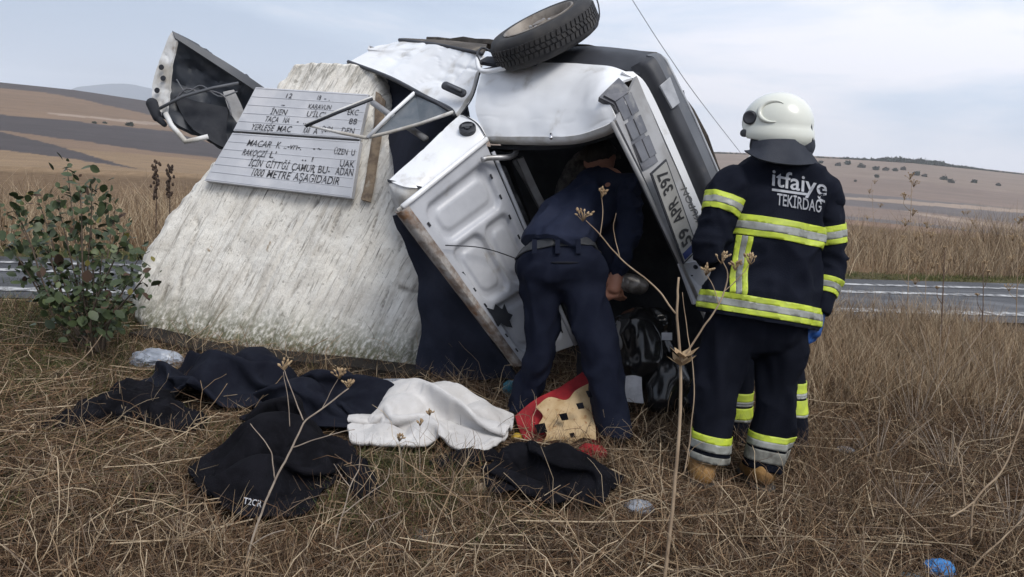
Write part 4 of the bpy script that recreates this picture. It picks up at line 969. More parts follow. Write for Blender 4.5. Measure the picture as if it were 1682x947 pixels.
jk_caps = [(P(1246, 520, D), P(1262, 430, D), 0.172, 0.160, dict(side=CR, flat=1.60)), (P(1262, 430, D), P(1281, 335, D), 0.160, 0.150, dict(side=CR, flat=1.50)), (P(1281, 335, D), P(1283, 300, D), 0.150, 0.10, dict(side=CR, flat=1.45)),
           (P(1208, 300, 3.60), P(1348, 314, 3.63), 0.082, 0.082), (P(1283, 300, D), P(1285, 250, D), 0.115, 0.085), (P(1205, 312, 3.60), P(1268, 272, 3.61), 0.085, 0.10), (P(1352, 328, 3.63), P(1300, 274, 3.61), 0.085, 0.10)]
jk = blob('jacket', jk_caps, navy_gear, ff, voxel=0.013, smooth=7, amp=0.036, wscale=5, seed=3)
axj = nrm(P(1283, 300, D) - P(1247, 515, D)); hem = P(1247, 527, D)
cut(jk, hem, -axj)
# sleeves
slv_l = blob('sleeve', [(SL, EL, 0.098, 0.082), (EL, WL, 0.082, 0.062)], navy_gear, ff, voxel=0.012, smooth=5, amp=0.034, wscale=8, seed=5)
slv_r = blob('sleeve', [(SR, ER, 0.092, 0.078), (ER, WR_, 0.078, 0.062)], navy_gear, ff, voxel=0.012, smooth=5, amp=0.034, wscale=8, seed=6)
cut(slv_r, P(1344, 515, 3.62), nrm(WR_ - ER))
# trousers
tl = [(P(1200, 535, D + .04), P(1172, 640, D + .04), 0.128, 0.098), (P(1172, 640, D + .04), P(1156, 762, 3.68), 0.098, 0.092)]
tr_ = [(P(1288, 540, D + .04), P(1279, 650, D + .04), 0.126, 0.100), (P(1279, 650, D + .04), P(1253, 770, 3.68), 0.100, 0.093)]
trs = blob('trousers', [(P(1225, 530, D + .03), P(1270, 535, D + .03), 0.15, 0.15)] + tl + tr_, navy_trs, ff, voxel=0.013, smooth=5, amp=0.05, wscale=6, seed=9, stretch=(0, 0, 1))
# hems
al, ar = nrm(P(1156, 762, 3.68) - P(1182, 640, 3.66)), nrm(P(1252, 765, 3.68) - P(1270, 650, 3.66))
cut(trs, P(1205, 757, 3.70), nrm(al + ar))
# tapes
midsplit = lambda px, s: [(P(px, 700, 3.66), CR * s)]
striped(jk, hem, axj, 0.060, ff)
chest_c = float(np.dot(P(1280, 383, D) - hem, axj))
striped(jk, hem, axj, chest_c, ff, w=(0.028, 0.034, 0.030))
latj = nrm(CR - axj * np.dot(CR, axj))
vx = P(1219, 440, D - 0.15); vdir = nrm(P(1228, 388, D - .15) - P(1212, 498, D - .15)); vl = nrm(np.cross(vdir, CF)); vl = vl if np.dot(vl, CR) > 0 else -vl
for k_, (a, b) in enumerate(((-0.034, -0.012), (-0.012, 0.012), (0.012, 0.034))):
    band('reflective_tape', jk, [(vx + vl * a, -vl), (vx + vl * b, vl), (P(1240, 430, D), CF), (hem + axj * (chest_c - 0.05), axj), (hem + axj * 0.10, -axj)], silver if k_ == 1 else hivis, ff, 0.005)
al_ = nrm(EL - SL); striped(slv_l, SL, al_, float(np.dot(P(1190, 340, 3.58) - SL, al_)), ff, w=(0.026, 0.03, 0.026))
fl_ = nrm(WL - EL); striped(slv_l, EL, fl_, 0.17, ff, extra=[(EL + fl_ * 0.0, -fl_)], w=(0.014, 0.012, 0.014))
ar_ = nrm(ER - SR); striped(slv_r, SR, ar_, float(np.dot(P(1366, 384, 3.64) - SR, ar_)), ff, w=(0.026, 0.032, 0.026))
fr_ = nrm(WR_ - ER); striped(slv_r, ER, fr_, float(np.dot(P(1350, 470, 3.64) - ER, fr_)), ff, extra=[(ER + fr_ * 0.02, -fr_)], w=(0.024, 0.026, 0.022))
for nm, p_, ax_, sgn, px in (('l', P(1168, 700, 3.67), al, 1, 1210), ('r', P(1260, 700, 3.67), ar, -1, 1214)):
    sp = [(P(px, 730, 3.67), CR * sgn)]
    y1, y2, y3 = (708, 720, 734) if nm == 'l' else (708, 718, 729)
    f_ = lambda y: float(np.dot(P(1160 if nm == 'l' else 1253, y, 3.67) - p_, ax_))
    band('reflective_tape', trs, between_planes(p_, ax_, f_(y1), f_(y2)) + sp, hivis, ff, 0.005)
    band('reflective_tape', trs, between_planes(p_, ax_, f_(y2), f_(y3)) + sp, silver, ff, 0.0055)
    band('dusty_hem', trs, between_planes(p_, ax_, f_(741 if nm == 'l' else 733), f_(753)) + sp, dusty_band, ff, 0.004)
# boots
for x0, tip, nm in ((1157, 1140, 'l'), (1256, 1228, 'r')):
    a = P(x0, 745, 3.67); h = P(x0 - 2, 776, 3.64); t = P(tip, 776, 3.80); h[2] = max(h[2], 0.055); t[2] = 0.05
    bt = blob('boot', [(a, h, 0.062, 0.058), (h, (h + t) / 2 + np.array((0, 0, .01)), 0.056, 0.056), ((h + t) / 2, t, 0.056, 0.046)], tanboot, ff, voxel=0.008, smooth=4, amp=0.003, wscale=20)
    sh, st_ = h.copy(), t.copy(); sh[2] = st_[2] = 0.016
    V_, F_ = capsule(sh, st_, 0.064, 0.054, side=(0, 0, 1), flat=0.24); mk('sole', V_, F_, black_boot, bt)
# glove, helmet, neck guard, lettering
hand('glove', P(1344, 512, 3.62), P(1336, 548, 3.60), nrm(CR * 0.8 + CF * 0.6), blue_rub, ff, curl=nrm(-CR + CF * 0.4), sz=1.12)
hand('glove', WL, WL + nrm(CF * 0.9 - CR * 0.4) * 0.1, CU, blue_rub, ff, sz=1.05)
hl = make_helmet(ff, hc, face, nrm(np.array((0.02, 0.0, 1.0))), 0.89)
V_, F_ = join_geo([capsule(P(1327, 196, 3.52), P(1331, 230, 3.53), 0.013, 0.011, side=CF, flat=2.2)]); mk('neck_shield', V_, F_, plastic, hl)
ng = patch('neck_guard', [[(1236, 232, 3.52), (1264, 228, 3.46), (1300, 228, 3.46), (1328, 232, 3.52)], [(1232, 244, 3.52), (1262, 244, 3.45), (1302, 246, 3.45), (1334, 250, 3.52)], [(1222, 246, 3.54), (1252, 262, 3.44), (1304, 270, 3.44), (1346, 268, 3.54)]], collar_m, ff, thick=0.012, nu=24, nv=10, dent=0.006)
V_, F_ = join_geo([capsule(P(1255, 240, 3.60), P(1312, 240, 3.60), 0.088, 0.088)]); blob('hood', [(P(1262, 236, 3.58), P(1308, 238, 3.58), 0.085, 0.085), (P(1284, 240, 3.6), P(1284, 252, 3.6), 0.09, 0.09)], collar_m, ff, voxel=0.012, smooth=5, amp=0.006)
bv = bvh_of(jk)
def back_text(s, x0, y0, x1, y1, h, bold=0.02):
    a = P(x0, y0, 3.40); b = P(x1, y1, 3.40); up = P(x0 + 0.05 * h, y0 - h, 3.40)
    text_on('back_lettering', s, a, b - a, up - a, grey_print, ff, bold=bold, lift=0.006, drape=bv)
back_text('itfaiye', 1267, 304, 1357, 322, 28, 0.012)
back_text('TEKİRDAĞ', 1275, 336, 1349, 349, 20, 0.012)
def bar_text(x0, y0, x1, y1, h):
    n_ = 8; V = []; F = []
    for i in range(n_ + 1):
        for dy in (0, -h):
            t = i / n_; p = P(x0 + (x1 - x0) * t, y0 + (y1 - y0) * t + dy, 3.40); r = nrm(p - CAM)
            hit = bv.ray_cast(Vector(CAM), Vector(r), 9); V.append(np.array(hit[0]) - r * 0.006 if hit[0] is not None else p)
    for i in range(n_): F.append((2 * i, 2 * i + 2, 2 * i + 3, 2 * i + 1))
    mk('lettering_bar', V, F, grey_print, ff, smooth=False)
bar_text(1268, 313, 1327, 321, 4); bar_text(1346, 329, 1355, 333, 4)

# ---- second firefighter standing behind the first
f2 = thing('person', np.array((1.36, 4.05, 0)), 'second firefighter mostly hidden behind the first, only striped trouser legs showing', 'person', 'rescuers at the wreck')
hp2 = P(1255, 545, 4.22); ch2 = P(1262, 400, 4.20)
kn = (P(1212, 620, 4.18), P(1298, 630, 4.16)); an = (P(1209, 722, 4.20), P(1306, 740, 4.14))
blob('body', body_caps(P(1215, 365, 4.2), P(1312, 370, 4.2), P(1205, 440, 4.2), P(1320, 440, 4.2), P(1200, 470, 4.4), P(1300, 500, 4.3), hp2, ch2, kn[0], kn[1], an[0], an[1], P(1266, 330, 4.22), P(1268, 292, 4.24), face, np.array((0, 0, 1.0))), skin, f2, voxel=0.014, smooth=3)
blob('jacket', [(P(1255, 530, 4.22), ch2, 0.15, 0.145, dict(side=CR, flat=1.25)), (P(1215, 370, 4.2), P(1312, 375, 4.2), 0.075, 0.075), (ch2, P(1266, 345, 4.22), 0.14, 0.08), (P(1215, 365, 4.2), P(1205, 440, 4.2), 0.075, 0.065), (P(1205, 440, 4.2), P(1200, 470, 4.4), .065, .05), (P(1312, 370, 4.2), P(1320, 440, 4.2), 0.075, 0.065), (P(1320, 440, 4.2), P(1300, 500, 4.3), .065, .05)], navy_gear, f2, voxel=0.016, smooth=5, amp=0.008)
t2 = blob('trousers', [(hp2 - CR * .05, hp2 + CR * .05, 0.13, 0.13), (hp2 - CR * .08, kn[0], 0.11, 0.085), (kn[0], an[0], 0.085, 0.075), (hp2 + CR * .08, kn[1], 0.11, 0.08), (kn[1], an[1], 0.08, 0.072)], navy_trs, f2, voxel=0.013, smooth=4, amp=0.008, wscale=8)
cut(t2, P(1255, 735, 4.18), np.array((0, 0, -1.0)))
for (x, ys, sgn) in ((1209, (640, 654, 668, 684), 1), (1305, (622, 638, 652, 672), -1)):
    zf = lambda y: P(x, y, 4.17)[2]
    sp = [(P(1255, 690, 4.18), CR * sgn)]
    for (a, b, m_) in ((ys[0], ys[1], hivis), (ys[1], ys[1] + 5, silver), (ys[2] - 9, ys[2] - 6, silver), (ys[2] - 3, ys[3], hivis), (ys[3], ys[3] + 4, silver)):
        zz = np.array((0, 0, 1.0)); band('reflective_tape', t2, [(np.array((0, 0, zf(a))), zz), (np.array((0, 0, zf(b))), -zz)] + sp, m_, f2, 0.005)
for a in an:
    h = a.copy(); h[2] = 0.06; t = h + nrm(np.array((face[0], face[1], 0))) * 0.17; t[2] = 0.05
    blob('boot', [(a + np.array((0, 0, 0.05)), h, 0.066, 0.056), (h, t, 0.054, 0.045)], black_boot, f2, voxel=0.010, smooth=4)
make_helmet(f2, P(1268, 285, 4.24), face, np.array((0, 0, 1.0)), 0.9)

# ---- man in navy leaning into the open boot
mb = G(930, 712); mn = thing('person', np.array((mb[0], mb[1], 0)), 'man in plain navy shirt and trousers bending into the open boot', 'person', 'rescuers at the wreck')
hipc = P(925, 448, 4.12); sh1, sh2 = P(972, 300, 4.52), P(1028, 310, 4.40)
k1, k2 = P(886, 572, 4.18), P(990, 596, 4.06); a1, a2 = P(850, 690, 4.30), P(1012, 726, 4.03)
mface = nrm(CF * 0.7 - CU * 0.6 + CR * 0.3); mhead = P(985, 262, 4.66)
blob('body', [(hipc, P(960, 345, 4.32), 0.10, 0.11), (P(960, 345, 4.32), P(1000, 300, 4.46), 0.11, 0.09), (sh1, sh2, 0.06, 0.06), (P(995, 300, 4.5), mhead, 0.052, 0.055), (sh2, P(1034, 372, 4.36), 0.05, 0.042), (P(1034, 372, 4.36), P(1014, 446, 4.34), 0.042, 0.03), (sh1, P(990, 380, 4.85), 0.05, 0.042), (P(990, 380, 4.85), P(1010, 450, 4.75), 0.042, 0.03),
             (hipc - CR * .08, k1, 0.08, 0.042), (k1, a1, 0.042, 0.028), (hipc + CR * .08, k2, 0.08, 0.045), (k2, a2, 0.045, 0.03)] + head_caps(mhead, mface, nrm(CU + CF)), skin, mn, voxel=0.012, smooth=3)
blob('hair', [(mhead - mface * 0.03 + CU * 0.01, mhead - mface * 0.01 + CU * 0.03, 0.096, 0.094)], hair_m, mn, voxel=0.012, smooth=2, amp=0.006, wscale=30)
shirt = blob('shirt', [(P(910, 402, 4.12), P(944, 352, 4.28), 0.150, 0.150, dict(side=CR, flat=1.10)), (P(944, 352, 4.28), P(990, 312, 4.44), 0.150, 0.125, dict(side=CR, flat=1.1)), (sh1, sh2, 0.085, 0.085)], navy_shirt, mn, voxel=0.012, smooth=6, amp=0.045, wscale=7, seed=21, stretch=nrm(P(990, 312, 4.44) - P(910, 402, 4.12)))
cut(shirt, P(915, 412, 4.10), nrm(P(910, 430, 4.10) - P(935, 370, 4.2)))
blob('sleeve', [(sh2, P(1034, 372, 4.36), 0.088, 0.070), (P(1034, 372, 4.36), P(1014, 446, 4.34), 0.070, 0.048)], navy_shirt, mn, voxel=0.010, smooth=4, amp=0.04, wscale=10, seed=23)
blob('sleeve', [(sh1, P(990, 380, 4.85), 0.085, 0.065), (P(990, 380, 4.85), P(1010, 440, 4.77), 0.065, 0.048)], navy_shirt, mn, voxel=0.012, smooth=4, amp=0.010, wscale=11, seed=24)
hand('hand', P(1013, 450, 4.34), P(1008, 475, 4.33), CR, skin, mn, curl=nrm(-CR + CF))
hand('hand', P(1010, 452, 4.75), P(1012, 478, 4.75), CR, skin, mn, curl=nrm(CR + CF))
wt = blob('trousers', [(P(897, 440, 4.13), P(952, 444, 4.11), 0.150, 0.146), (P(905, 415, 4.13), P(935, 415, 4.13), 0.125, 0.125), (P(892, 465, 4.13), k1, 0.116, 0.084), (k1, a1, 0.084, 0.072), (P(957, 472, 4.10), k2, 0.118, 0.092), (k2, a2, 0.092, 0.080)], navy_work, mn, voxel=0.012, smooth=5, amp=0.042, wscale=7, seed=31, stretch=nrm((0.3, 0, 1)))
cut(wt, np.array((0, 0, 0.075)), np.array((0, 0, -1.0)))
wax = nrm(P(918, 380, 4.16) - P(925, 440, 4.10))
cut(wt, P(915, 390, 4.13), wax)
bl_ = band('belt', wt, between_planes(P(918, 405, 4.1), wax, -0.028, 0.022), belt_m, mn, 0.008)
for x in (878, 916, 950): slab('belt_loop', [(x - 4, 393, 3.962), (x + 4, 393, 3.962), (x + 4, 416, 3.958), (x - 4, 416, 3.958)], navy_work, mn, thick=0.02)
bw = bvh_of(wt)
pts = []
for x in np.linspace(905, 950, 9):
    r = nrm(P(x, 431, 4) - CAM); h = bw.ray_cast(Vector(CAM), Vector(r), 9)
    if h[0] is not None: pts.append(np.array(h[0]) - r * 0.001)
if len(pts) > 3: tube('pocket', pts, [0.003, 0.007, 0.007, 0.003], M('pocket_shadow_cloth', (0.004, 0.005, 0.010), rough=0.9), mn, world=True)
for a, yaw in ((a1, 0), (a2, 0)):
    h = a.copy(); h[2] = 0.055; t = h + nrm(np.array((0.25, 0.9, 0))) * 0.17; t[2] = 0.045
    blob('boot', [(a + np.array((0, 0, 0.03)), h, 0.055, 0.052), (h, t, 0.05, 0.043)], black_boot, mn, voxel=0.009, smooth=4)
# ---------------------------------------------------------------- dry grass, straw, reeds
straw_mat = M('dry_straw', (1, 1, 1), (0.75, 0.72, 0.68), scale=30, rough=0.75, vcol=True, spec=0.2)
def strands(name, P0, Dv, L, W, bend, col, prism=False):
    N = len(P0); Dv = Dv / (np.linalg.norm(Dv, axis=1, keepdims=True) + 1e-9)
    rv = RNG.normal(size=(N, 3)); S = np.cross(Dv, rv); S /= np.linalg.norm(S, axis=1, keepdims=True) + 1e-9
    T = np.cross(Dv, S)
    L = L[:, None]; W = W[:, None]
    c0 = P0; c1 = P0 + Dv * L * 0.5 + bend * 0.25 * L; c2 = P0 + Dv * L + bend * L
    if not prism:
        V = np.stack([c0 - S * W * .5, c0 + S * W * .5, c1 - S * W * .4, c1 + S * W * .4, c2 - S * W * .1, c2 + S * W * .1], 1).reshape(-1, 3)
        b = np.arange(N)[:, None] * 6; F = np.concatenate([b + np.array([[0, 1, 3, 2]]), b + np.array([[2, 3, 5, 4]])], 0); k = 6
    else:
        sec = []
        for c, w_ in ((c0, .5), (c1, .45), (c2, .3)):
            for q in range(3):
                th = q * 2.094; sec.append(c + (S * math.cos(th) + T * math.sin(th)) * W * w_)
        V = np.stack(sec, 1).reshape(-1, 3); b = np.arange(N)[:, None] * 9; F = []
        for s_ in (0, 3):
            for q in range(3): F.append(b + np.array([[s_ + q, s_ + (q + 1) % 3, s_ + 3 + (q + 1) % 3, s_ + 3 + q]]))
        F = np.concatenate(F, 0); k = 9
    C_ = np.repeat(col, k, 0)
    me = fast(name, V, F, straw_mat, C_)
    return me
pal = np.array([(0.33, 0.235, 0.145), (0.50, 0.40, 0.275), (0.14, 0.085, 0.05), (0.07, 0.043, 0.026), (0.19, 0.14, 0.10), (0.19, 0.11, 0.06), (0.035, 0.023, 0.015)])
def pick(n, p, pl_=pal): 
    i = RNG.choice(len(pl_), n, p=p); return pl_[i] * RNG.uniform(0.75, 1.2, (n, 1))
def near_ground(n, r0, r1, a0=-40, a1=40, power=0.0):
    r = r0 + (r1 - r0) * RNG.random(n) ** (1 + power); a = np.radians(RNG.uniform(a0, a1, n)); x, y = r * np.sin(a), r * np.cos(a)
    return x, y
SB0, SB1 = e0[:2], e1[:2]
def blocked(x, y):
    """inside the foot of the stone"""
    d = (SB1 - SB0) / np.linalg.norm(SB1 - SB0); t = (x - SB0[0]) * d[0] + (y - SB0[1]) * d[1]; s_ = -(x - SB0[0]) * d[1] + (y - SB0[1]) * d[0]
    return (t > -0.05) & (t < np.linalg.norm(SB1 - SB0) + 0.05) & (s_ > 0.0) & (s_ < 0.6)
EXC = [(*G(a, b)[:2], r) for a, b, r in ((385, 652, .36), (300, 680, .25), (545, 690, .36), (455, 785, .32), (480, 740, .28), (640, 720, .3), (708, 718, .36), (780, 718, .28), (898, 802, .33), (850, 785, .25), (200, 668, .2), (920, 700, .2), (590, 790, .1), (1150, 790, .17), (1245, 795, .19), (1205, 800, .12), (420, 830, .25))]
def pressed(x, y):
    m_ = np.zeros(len(x), bool)
    for a, b, r in EXC: m_ |= np.hypot(x - a, y - b) < r
    return m_
def stuff(name, me, label):
    o = new_obj(name, me); tag(o, label, kind='stuff'); return o
# matted straw lying on the ground
x, y = near_ground(200000, 1.9, 8.5, power=0.35); keep = (road_side(x, y) < -0.12) & ~blocked(x, y); x, y = x[keep], y[keep]
dens = fbm(np.stack([x, y, 0 * x], 1), 1.6, 3, 40); keep = RNG.random(len(x)) < 0.66 + 0.9 * dens; x, y = x[keep], y[keep]; n = len(x)
pr = pressed(x, y); z = znear(x, y) + RNG.random(n) ** 2 * np.where(pr, 0.015, 0.055)
yaw = 0.45 * RNG.normal(size=n) * 2.2 + 3.0 * fbm(np.stack([x, y, 0 * x], 1), 1.1, 2, 41); Dv = np.stack([np.cos(yaw), np.sin(yaw), np.where(pr, 0.02, 1) * RNG.normal(0.06, 0.22, n)], 1)
L = RNG.uniform(0.06, 0.26, n); W = RNG.uniform(0.0012, 0.0034, n); bend = RNG.normal(0, 0.12, (n, 3)); bend[:, 2] -= 0.03
P0 = np.stack([x, y, z], 1) - Dv / np.linalg.norm(Dv, axis=1, keepdims=True) * L[:, None] * 0.5
P0[:, 2] = np.maximum(P0[:, 2], znear(x, y) + 0.002)
tone = 1.12 + 0.40 * fbm(np.stack([x, y, 0 * x], 1), 0.9, 3, 43)
col = pick(n, [.15, .05, .20, .22, .12, .12, .14]) * tone[:, None]
stuff('straw', strands('straw', P0, Dv, L, W, bend, col), 'matted brown dry straw covering the ground')
# thicker pale stalks lying criss-cross
n = 1500; x, y = near_ground(n, 2.0, 6.0, power=0.3); keep = (road_side(x, y) < -0.3) & ~blocked(x, y) & ~(pressed(x, y) & (RNG.random(n) < .8)); x, y = x[keep], y[keep]; n = len(x)
yaw = RNG.uniform(0, 6.28, n); Dv = np.stack([np.cos(yaw), np.sin(yaw), RNG.normal(0.05, 0.12, n)], 1); L = RNG.uniform(0.18, 0.6, n)
P0 = np.stack([x, y, znear(x, y) + RNG.uniform(0.02, 0.07, n)], 1) - Dv * L[:, None] * 0.5; P0[:, 2] = np.maximum(P0[:, 2], 0.01)
stuff('fallen_stalks', strands('fallen_stalks', P0, Dv, L, RNG.uniform(0.004, 0.008, n), RNG.normal(0, 0.07, (n, 3)), pick(n, [.3, .35, .05, 0, .25, .05, 0]), True), 'pale broken stalks lying over the straw')
# thin curly forked twigs standing in the straw
def twig_mass(name, label, n_):
    L_ = []; x, y = near_ground(n_ * 2, 2.0, 5.6, power=0.25); ok = (road_side(x, y) < -0.4) & ~blocked(x, y) & ~pressed(x, y)
    for bx, by in list(zip(x[ok], y[ok]))[:n_]:
        p = np.array((bx, by, 0.0)); d = nrm(np.array((RNG.normal(0, .5), RNG.normal(0, .5), 1.0))); pts = [p]; st = RNG.uniform(.025, .06)
        for k in range(7):
            d = nrm(d + RNG.normal(0, .28, 3) + np.array((0, 0, -.03 * k))); pts.append(pts[-1] + d * st)
        r0 = RNG.uniform(.0012, .0028); L_.append(tube_geo(pts, [r0, r0 * .5], 4))
        for f_ in range(RNG.integers(0, 4)):
            i0 = RNG.integers(2, 7); q = [pts[i0]]; dd = nrm(RNG.normal(0, 1, 3) + np.array((0, 0, .7)))
            for k in range(4): dd = nrm(dd + RNG.normal(0, .25, 3)); q.append(q[-1] + dd * st * .7)
            L_.append(tube_geo(q, [r0 * .6, r0 * .3], 3))
    n_v = [len(v) for v, f in L_]; V = np.concatenate([np.array(v) for v, f in L_]); F = []; o = 0
    Cc = np.concatenate([np.tile(pick(1, [.3, .42, .06, 0, .18, .04, 0]), (k, 1)) for k in n_v])
    for v, f in L_: F += [tuple(i + o for i in q) for q in f]; o += len(v)
    t_ = mk(name, V, F, straw_mat, colors=Cc); tag(t_, label, kind='stuff')
twig_mass('dry_twigs', 'thin curly pale twigs standing in the straw', 900)
# short standing dry and green grass
def tufts(name, label, cx_, cy_, per, h0, h1, spread, p, pl_=pal, w=(0.002, 0.004), fall=0.5, vary=0.5):
    N = len(cx_) * per; bx = np.repeat(cx_, per) + RNG.normal(0, spread, N); by = np.repeat(cy_, per) + RNG.normal(0, spread, N)
    ok = ~blocked(bx, by) & ~(pressed(bx, by) & (RNG.random(N) < .93)); bx, by = bx[ok], by[ok]; N = len(bx)
    Dv = np.stack([RNG.normal(0, fall, N), RNG.normal(0, fall, N), np.ones(N)], 1); L = RNG.uniform(h0, h1, N)
    L = L * np.clip(1 + vary * fbm(np.stack([bx, by, 0 * bx], 1), 0.9, 3, 77), .35, 1.8)
    P0 = np.stack([bx, by, znear(bx, by) - 0.01], 1); bend = RNG.normal(0, 0.22, (N, 3)); bend[:, 2] = -np.abs(bend[:, 2]) * 0.6
    stuff(name, strands(name, P0, Dv, L, RNG.uniform(*w, N), bend, pick(N, p, pl_)), label)
x, y = near_ground(4200, 2.0, 7.0, power=0.3); k_ = (road_side(x, y) < -0.2); x, y = x[k_], y[k_]
tufts('dry_grass', 'short brown dry grass standing in the straw', x, y, 12, 0.05, 0.22, 0.05, [.22, .10, .26, .15, .15, .09, .03], fall=0.5)
gpal = np.array([(0.065, 0.09, 0.026), (0.10, 0.125, 0.04), (0.042, 0.06, 0.02), (0.18, 0.16, 0.065)])
gx, gy = [], []
for (px, py, r, n_) in ((240, 610, .25, 40), (560, 780, .22, 60), (640, 765, .25, 60), (690, 790, .2, 40), (330, 700, .25, 40), (60, 525, .6, 120), (160, 530, .5, 90), (250, 740, .3, 40), (120, 600, .5, 60), (560, 600, .3, 50), (620, 590, .2, 30), (470, 780, .3, 40), (300, 760, .35, 60), (420, 700, .3, 60), (120, 720, .4, 60), (640, 800, .25, 50), (30, 640, .4, 60), (760, 850, .2, 30), (200, 640, .3, 60), (80, 560, .5, 140), (20, 590, .5, 120), (180, 590, .4, 90), (330, 740, .3, 70), (540, 800, .25, 70), (620, 840, .3, 60), (90, 800, .5, 60)):
    g = G(px, py); gx.append(RNG.normal(g[0], r, n_)); gy.append(RNG.normal(g[1], r, n_))
tufts('green_grass', 'patches of low green grass and weeds', np.concatenate(gx), np.concatenate(gy), 18, 0.04, 0.13, 0.04, [.4, .3, .2, .1], gpal, fall=0.7)
fx = np.linspace(0.02, 1, 110); sx_ = SB0[0] + (SB1[0] - SB0[0]) * fx; sy_ = SB0[1] + (SB1[1] - SB0[1]) * fx - RNG.uniform(0.12, 0.4, 110)
tufts('foot_grass', 'dry grass growing along the foot of the stone', sx_, sy_, 9, 0.04, 0.13, 0.05, [.32, .2, .2, .1, .12, .05, .01])
# golden standing grass by the near road edge on the right
n_ = 1700; t = RNG.random(n_); q = RN0[None] * (1 - t[:, None]) + RN1[None] * t[:, None]; off = RNG.random(n_) ** 0.9 * 2.6 + 0.05; dn = nrm(np.append(RN1 - RN0, 0))[:2]
gx_, gy_ = q[:, 0] + dn[1] * off, q[:, 1] - dn[0] * off; k_ = gx_ > 1.9 + 0.25 * RNG.normal(size=n_); 
tufts('golden_grass', 'tall golden dry grass along the near road edge', gx_[k_], gy_[k_], 36, 0.16, 0.46, 0.07, [.40, .40, .06, 0, .04, .10, 0], w=(0.002, 0.0045), fall=0.28)
x2, y2 = near_ground(420, 3.4, 6.6, 16, 40); tufts('brown_weeds', 'brown weedy undergrowth right of the firefighters', x2, y2, 30, 0.08, 0.28, 0.08, [.16, .06, .28, .16, .26, .08, 0], w=(0.0015, 0.003), fall=0.7)
t = RNG.random(300); off = RNG.random(300) * .5; q = RN0[None] * (1 - t[:, None]) + RN1[None] * t[:, None]; kx = q[:, 0] < -1.5; tufts('verge_grass', 'green and tan grass beside the road on the left', q[kx, 0] + dn[1] * off[kx], q[kx, 1] - dn[0] * off[kx], 30, 0.04, 0.12, 0.08, [.3, .2, .1, .4], gpal)
# reeds beyond the road
def reeds(name, label, x0, x1, n_, o0, o1, h0, h1, pal_i, per=9):
    t = (RNG.uniform(x0, x1, n_) - RF0[0]) / (RF1[0] - RF0[0]); q = RF0[None] + (RF1 - RF0)[None] * t[:, None]; dn2 = nrm(np.append(RF1 - RF0, 0))[:2]; off = RNG.uniform(o0, o1, n_)
    tufts(name, label, q[:, 0] - dn2[1] * off, q[:, 1] + dn2[0] * off, per, h0, h1, 0.10, pal_i, w=(0.003, 0.008), fall=0.24, vary=1.1)
reeds('reeds', 'band of tan dry reeds beyond the road on the right', 1.5, 17, 2600, 0.5, 4.2, 0.28, 0.70, [.34, .40, .06, .02, .14, .04, 0])
reeds('reeds', 'band of tan dry reeds beyond the road on the left', -16, 1.5, 3600, 0.4, 4.0, 0.28, 0.62, [.36, .38, .06, .02, .14, .04, 0])
t = (RNG.uniform(-14, 16, 900) - RF0[0]) / (RF1[0] - RF0[0]); q = RF0[None] + (RF1 - RF0)[None] * t[:, None]; tufts('verge_grass', 'low greenish verge on the far side of the road', q[:, 0], q[:, 1] + RNG.uniform(0.1, 0.7, 900), 26, 0.03, 0.09, 0.10, [.3, .25, .1, .35], gpal, w=(.004, .008))
# ---------------------------------------------------------------- single dry plants
stem_m = M('pale_dry_stem', (0.36, 0.27, 0.18), (0.22, 0.155, 0.10), scale=20, rough=0.8, stretch=(1, 1, 0.2))
stem_d = M('dark_dry_stem', (0.085, 0.055, 0.04), (0.15, 0.10, 0.07), scale=20, rough=0.9)
stem_g = M('grey_dry_stem', (0.34, 0.28, 0.22), (0.24, 0.19, 0.15), scale=20, rough=0.85)
husk_m = M('dry_husk', (0.40, 0.29, 0.17), (0.27, 0.18, 0.10), scale=25, rough=0.85)
def plant(name, label, group, base_px, stems, mat, umbels=(), husks=(), usz=0.05):
    """stems: (pixel path with depth, radii); each stem is a part"""
    b = P(*base_px); b[2] = gz(b[0], b[1])
    t_ = thing(name, b, label, 'dry plant', group)
    for pth, rad in stems:
        p = cat_rom(pp(pth), max(8, 5 * len(pth))); p = p + 0.002 * np.stack([vn(p, 30, 1), vn(p, 30, 2), vn(p, 30, 3)], 1)
        v, f = tube_geo(p, np.array(rad) * 0.62, 6); mk('stem', v, f, mat, t_)
    for (px, py, d, sz) in umbels:
        c = P(px, py, d); L_ = []
        for k in range(11):
            dv = nrm(np.array((RNG.normal(0, .7), RNG.normal(0, .7), 0.8))); e_ = c + dv * sz * RNG.uniform(.6, 1)
            L_.append(tube_geo([c - np.array((0, 0, sz * .3)), (c + e_) / 2 + RNG.normal(0, .003, 3), e_], [0.0016, 0.0012], 4)); L_.append(capsule(e_, e_ + dv * 0.006, 0.0045, 0.003, k=5, m=2))
        v, f = join_geo(L_); u_o = mk('seed_head', v, f, husk_m, t_); u_o['kind'] = 'stuff'
    for (px, py, d) in husks:
        c = P(px, py, d)
        for k in range(6):
            th = k * 1.05; a = np.array((math.cos(th), math.sin(th) * .8, 0.35)); q0, q1 = c + a * 0.006, c + a * 0.052 + np.array((0, 0, RNG.uniform(0.005, .03))); s_ = nrm(np.cross(a, (0, 0, 1))) * 0.016
            mk('husk_leaf', [q0 - s_ * .4, q0 + s_ * .4, (q0 + q1) / 2 + s_, q1, (q0 + q1) / 2 - s_], [(0, 1, 2, 3, 4)], husk_m, t_)
    return t_
GRP = 'dry plants in the foreground'
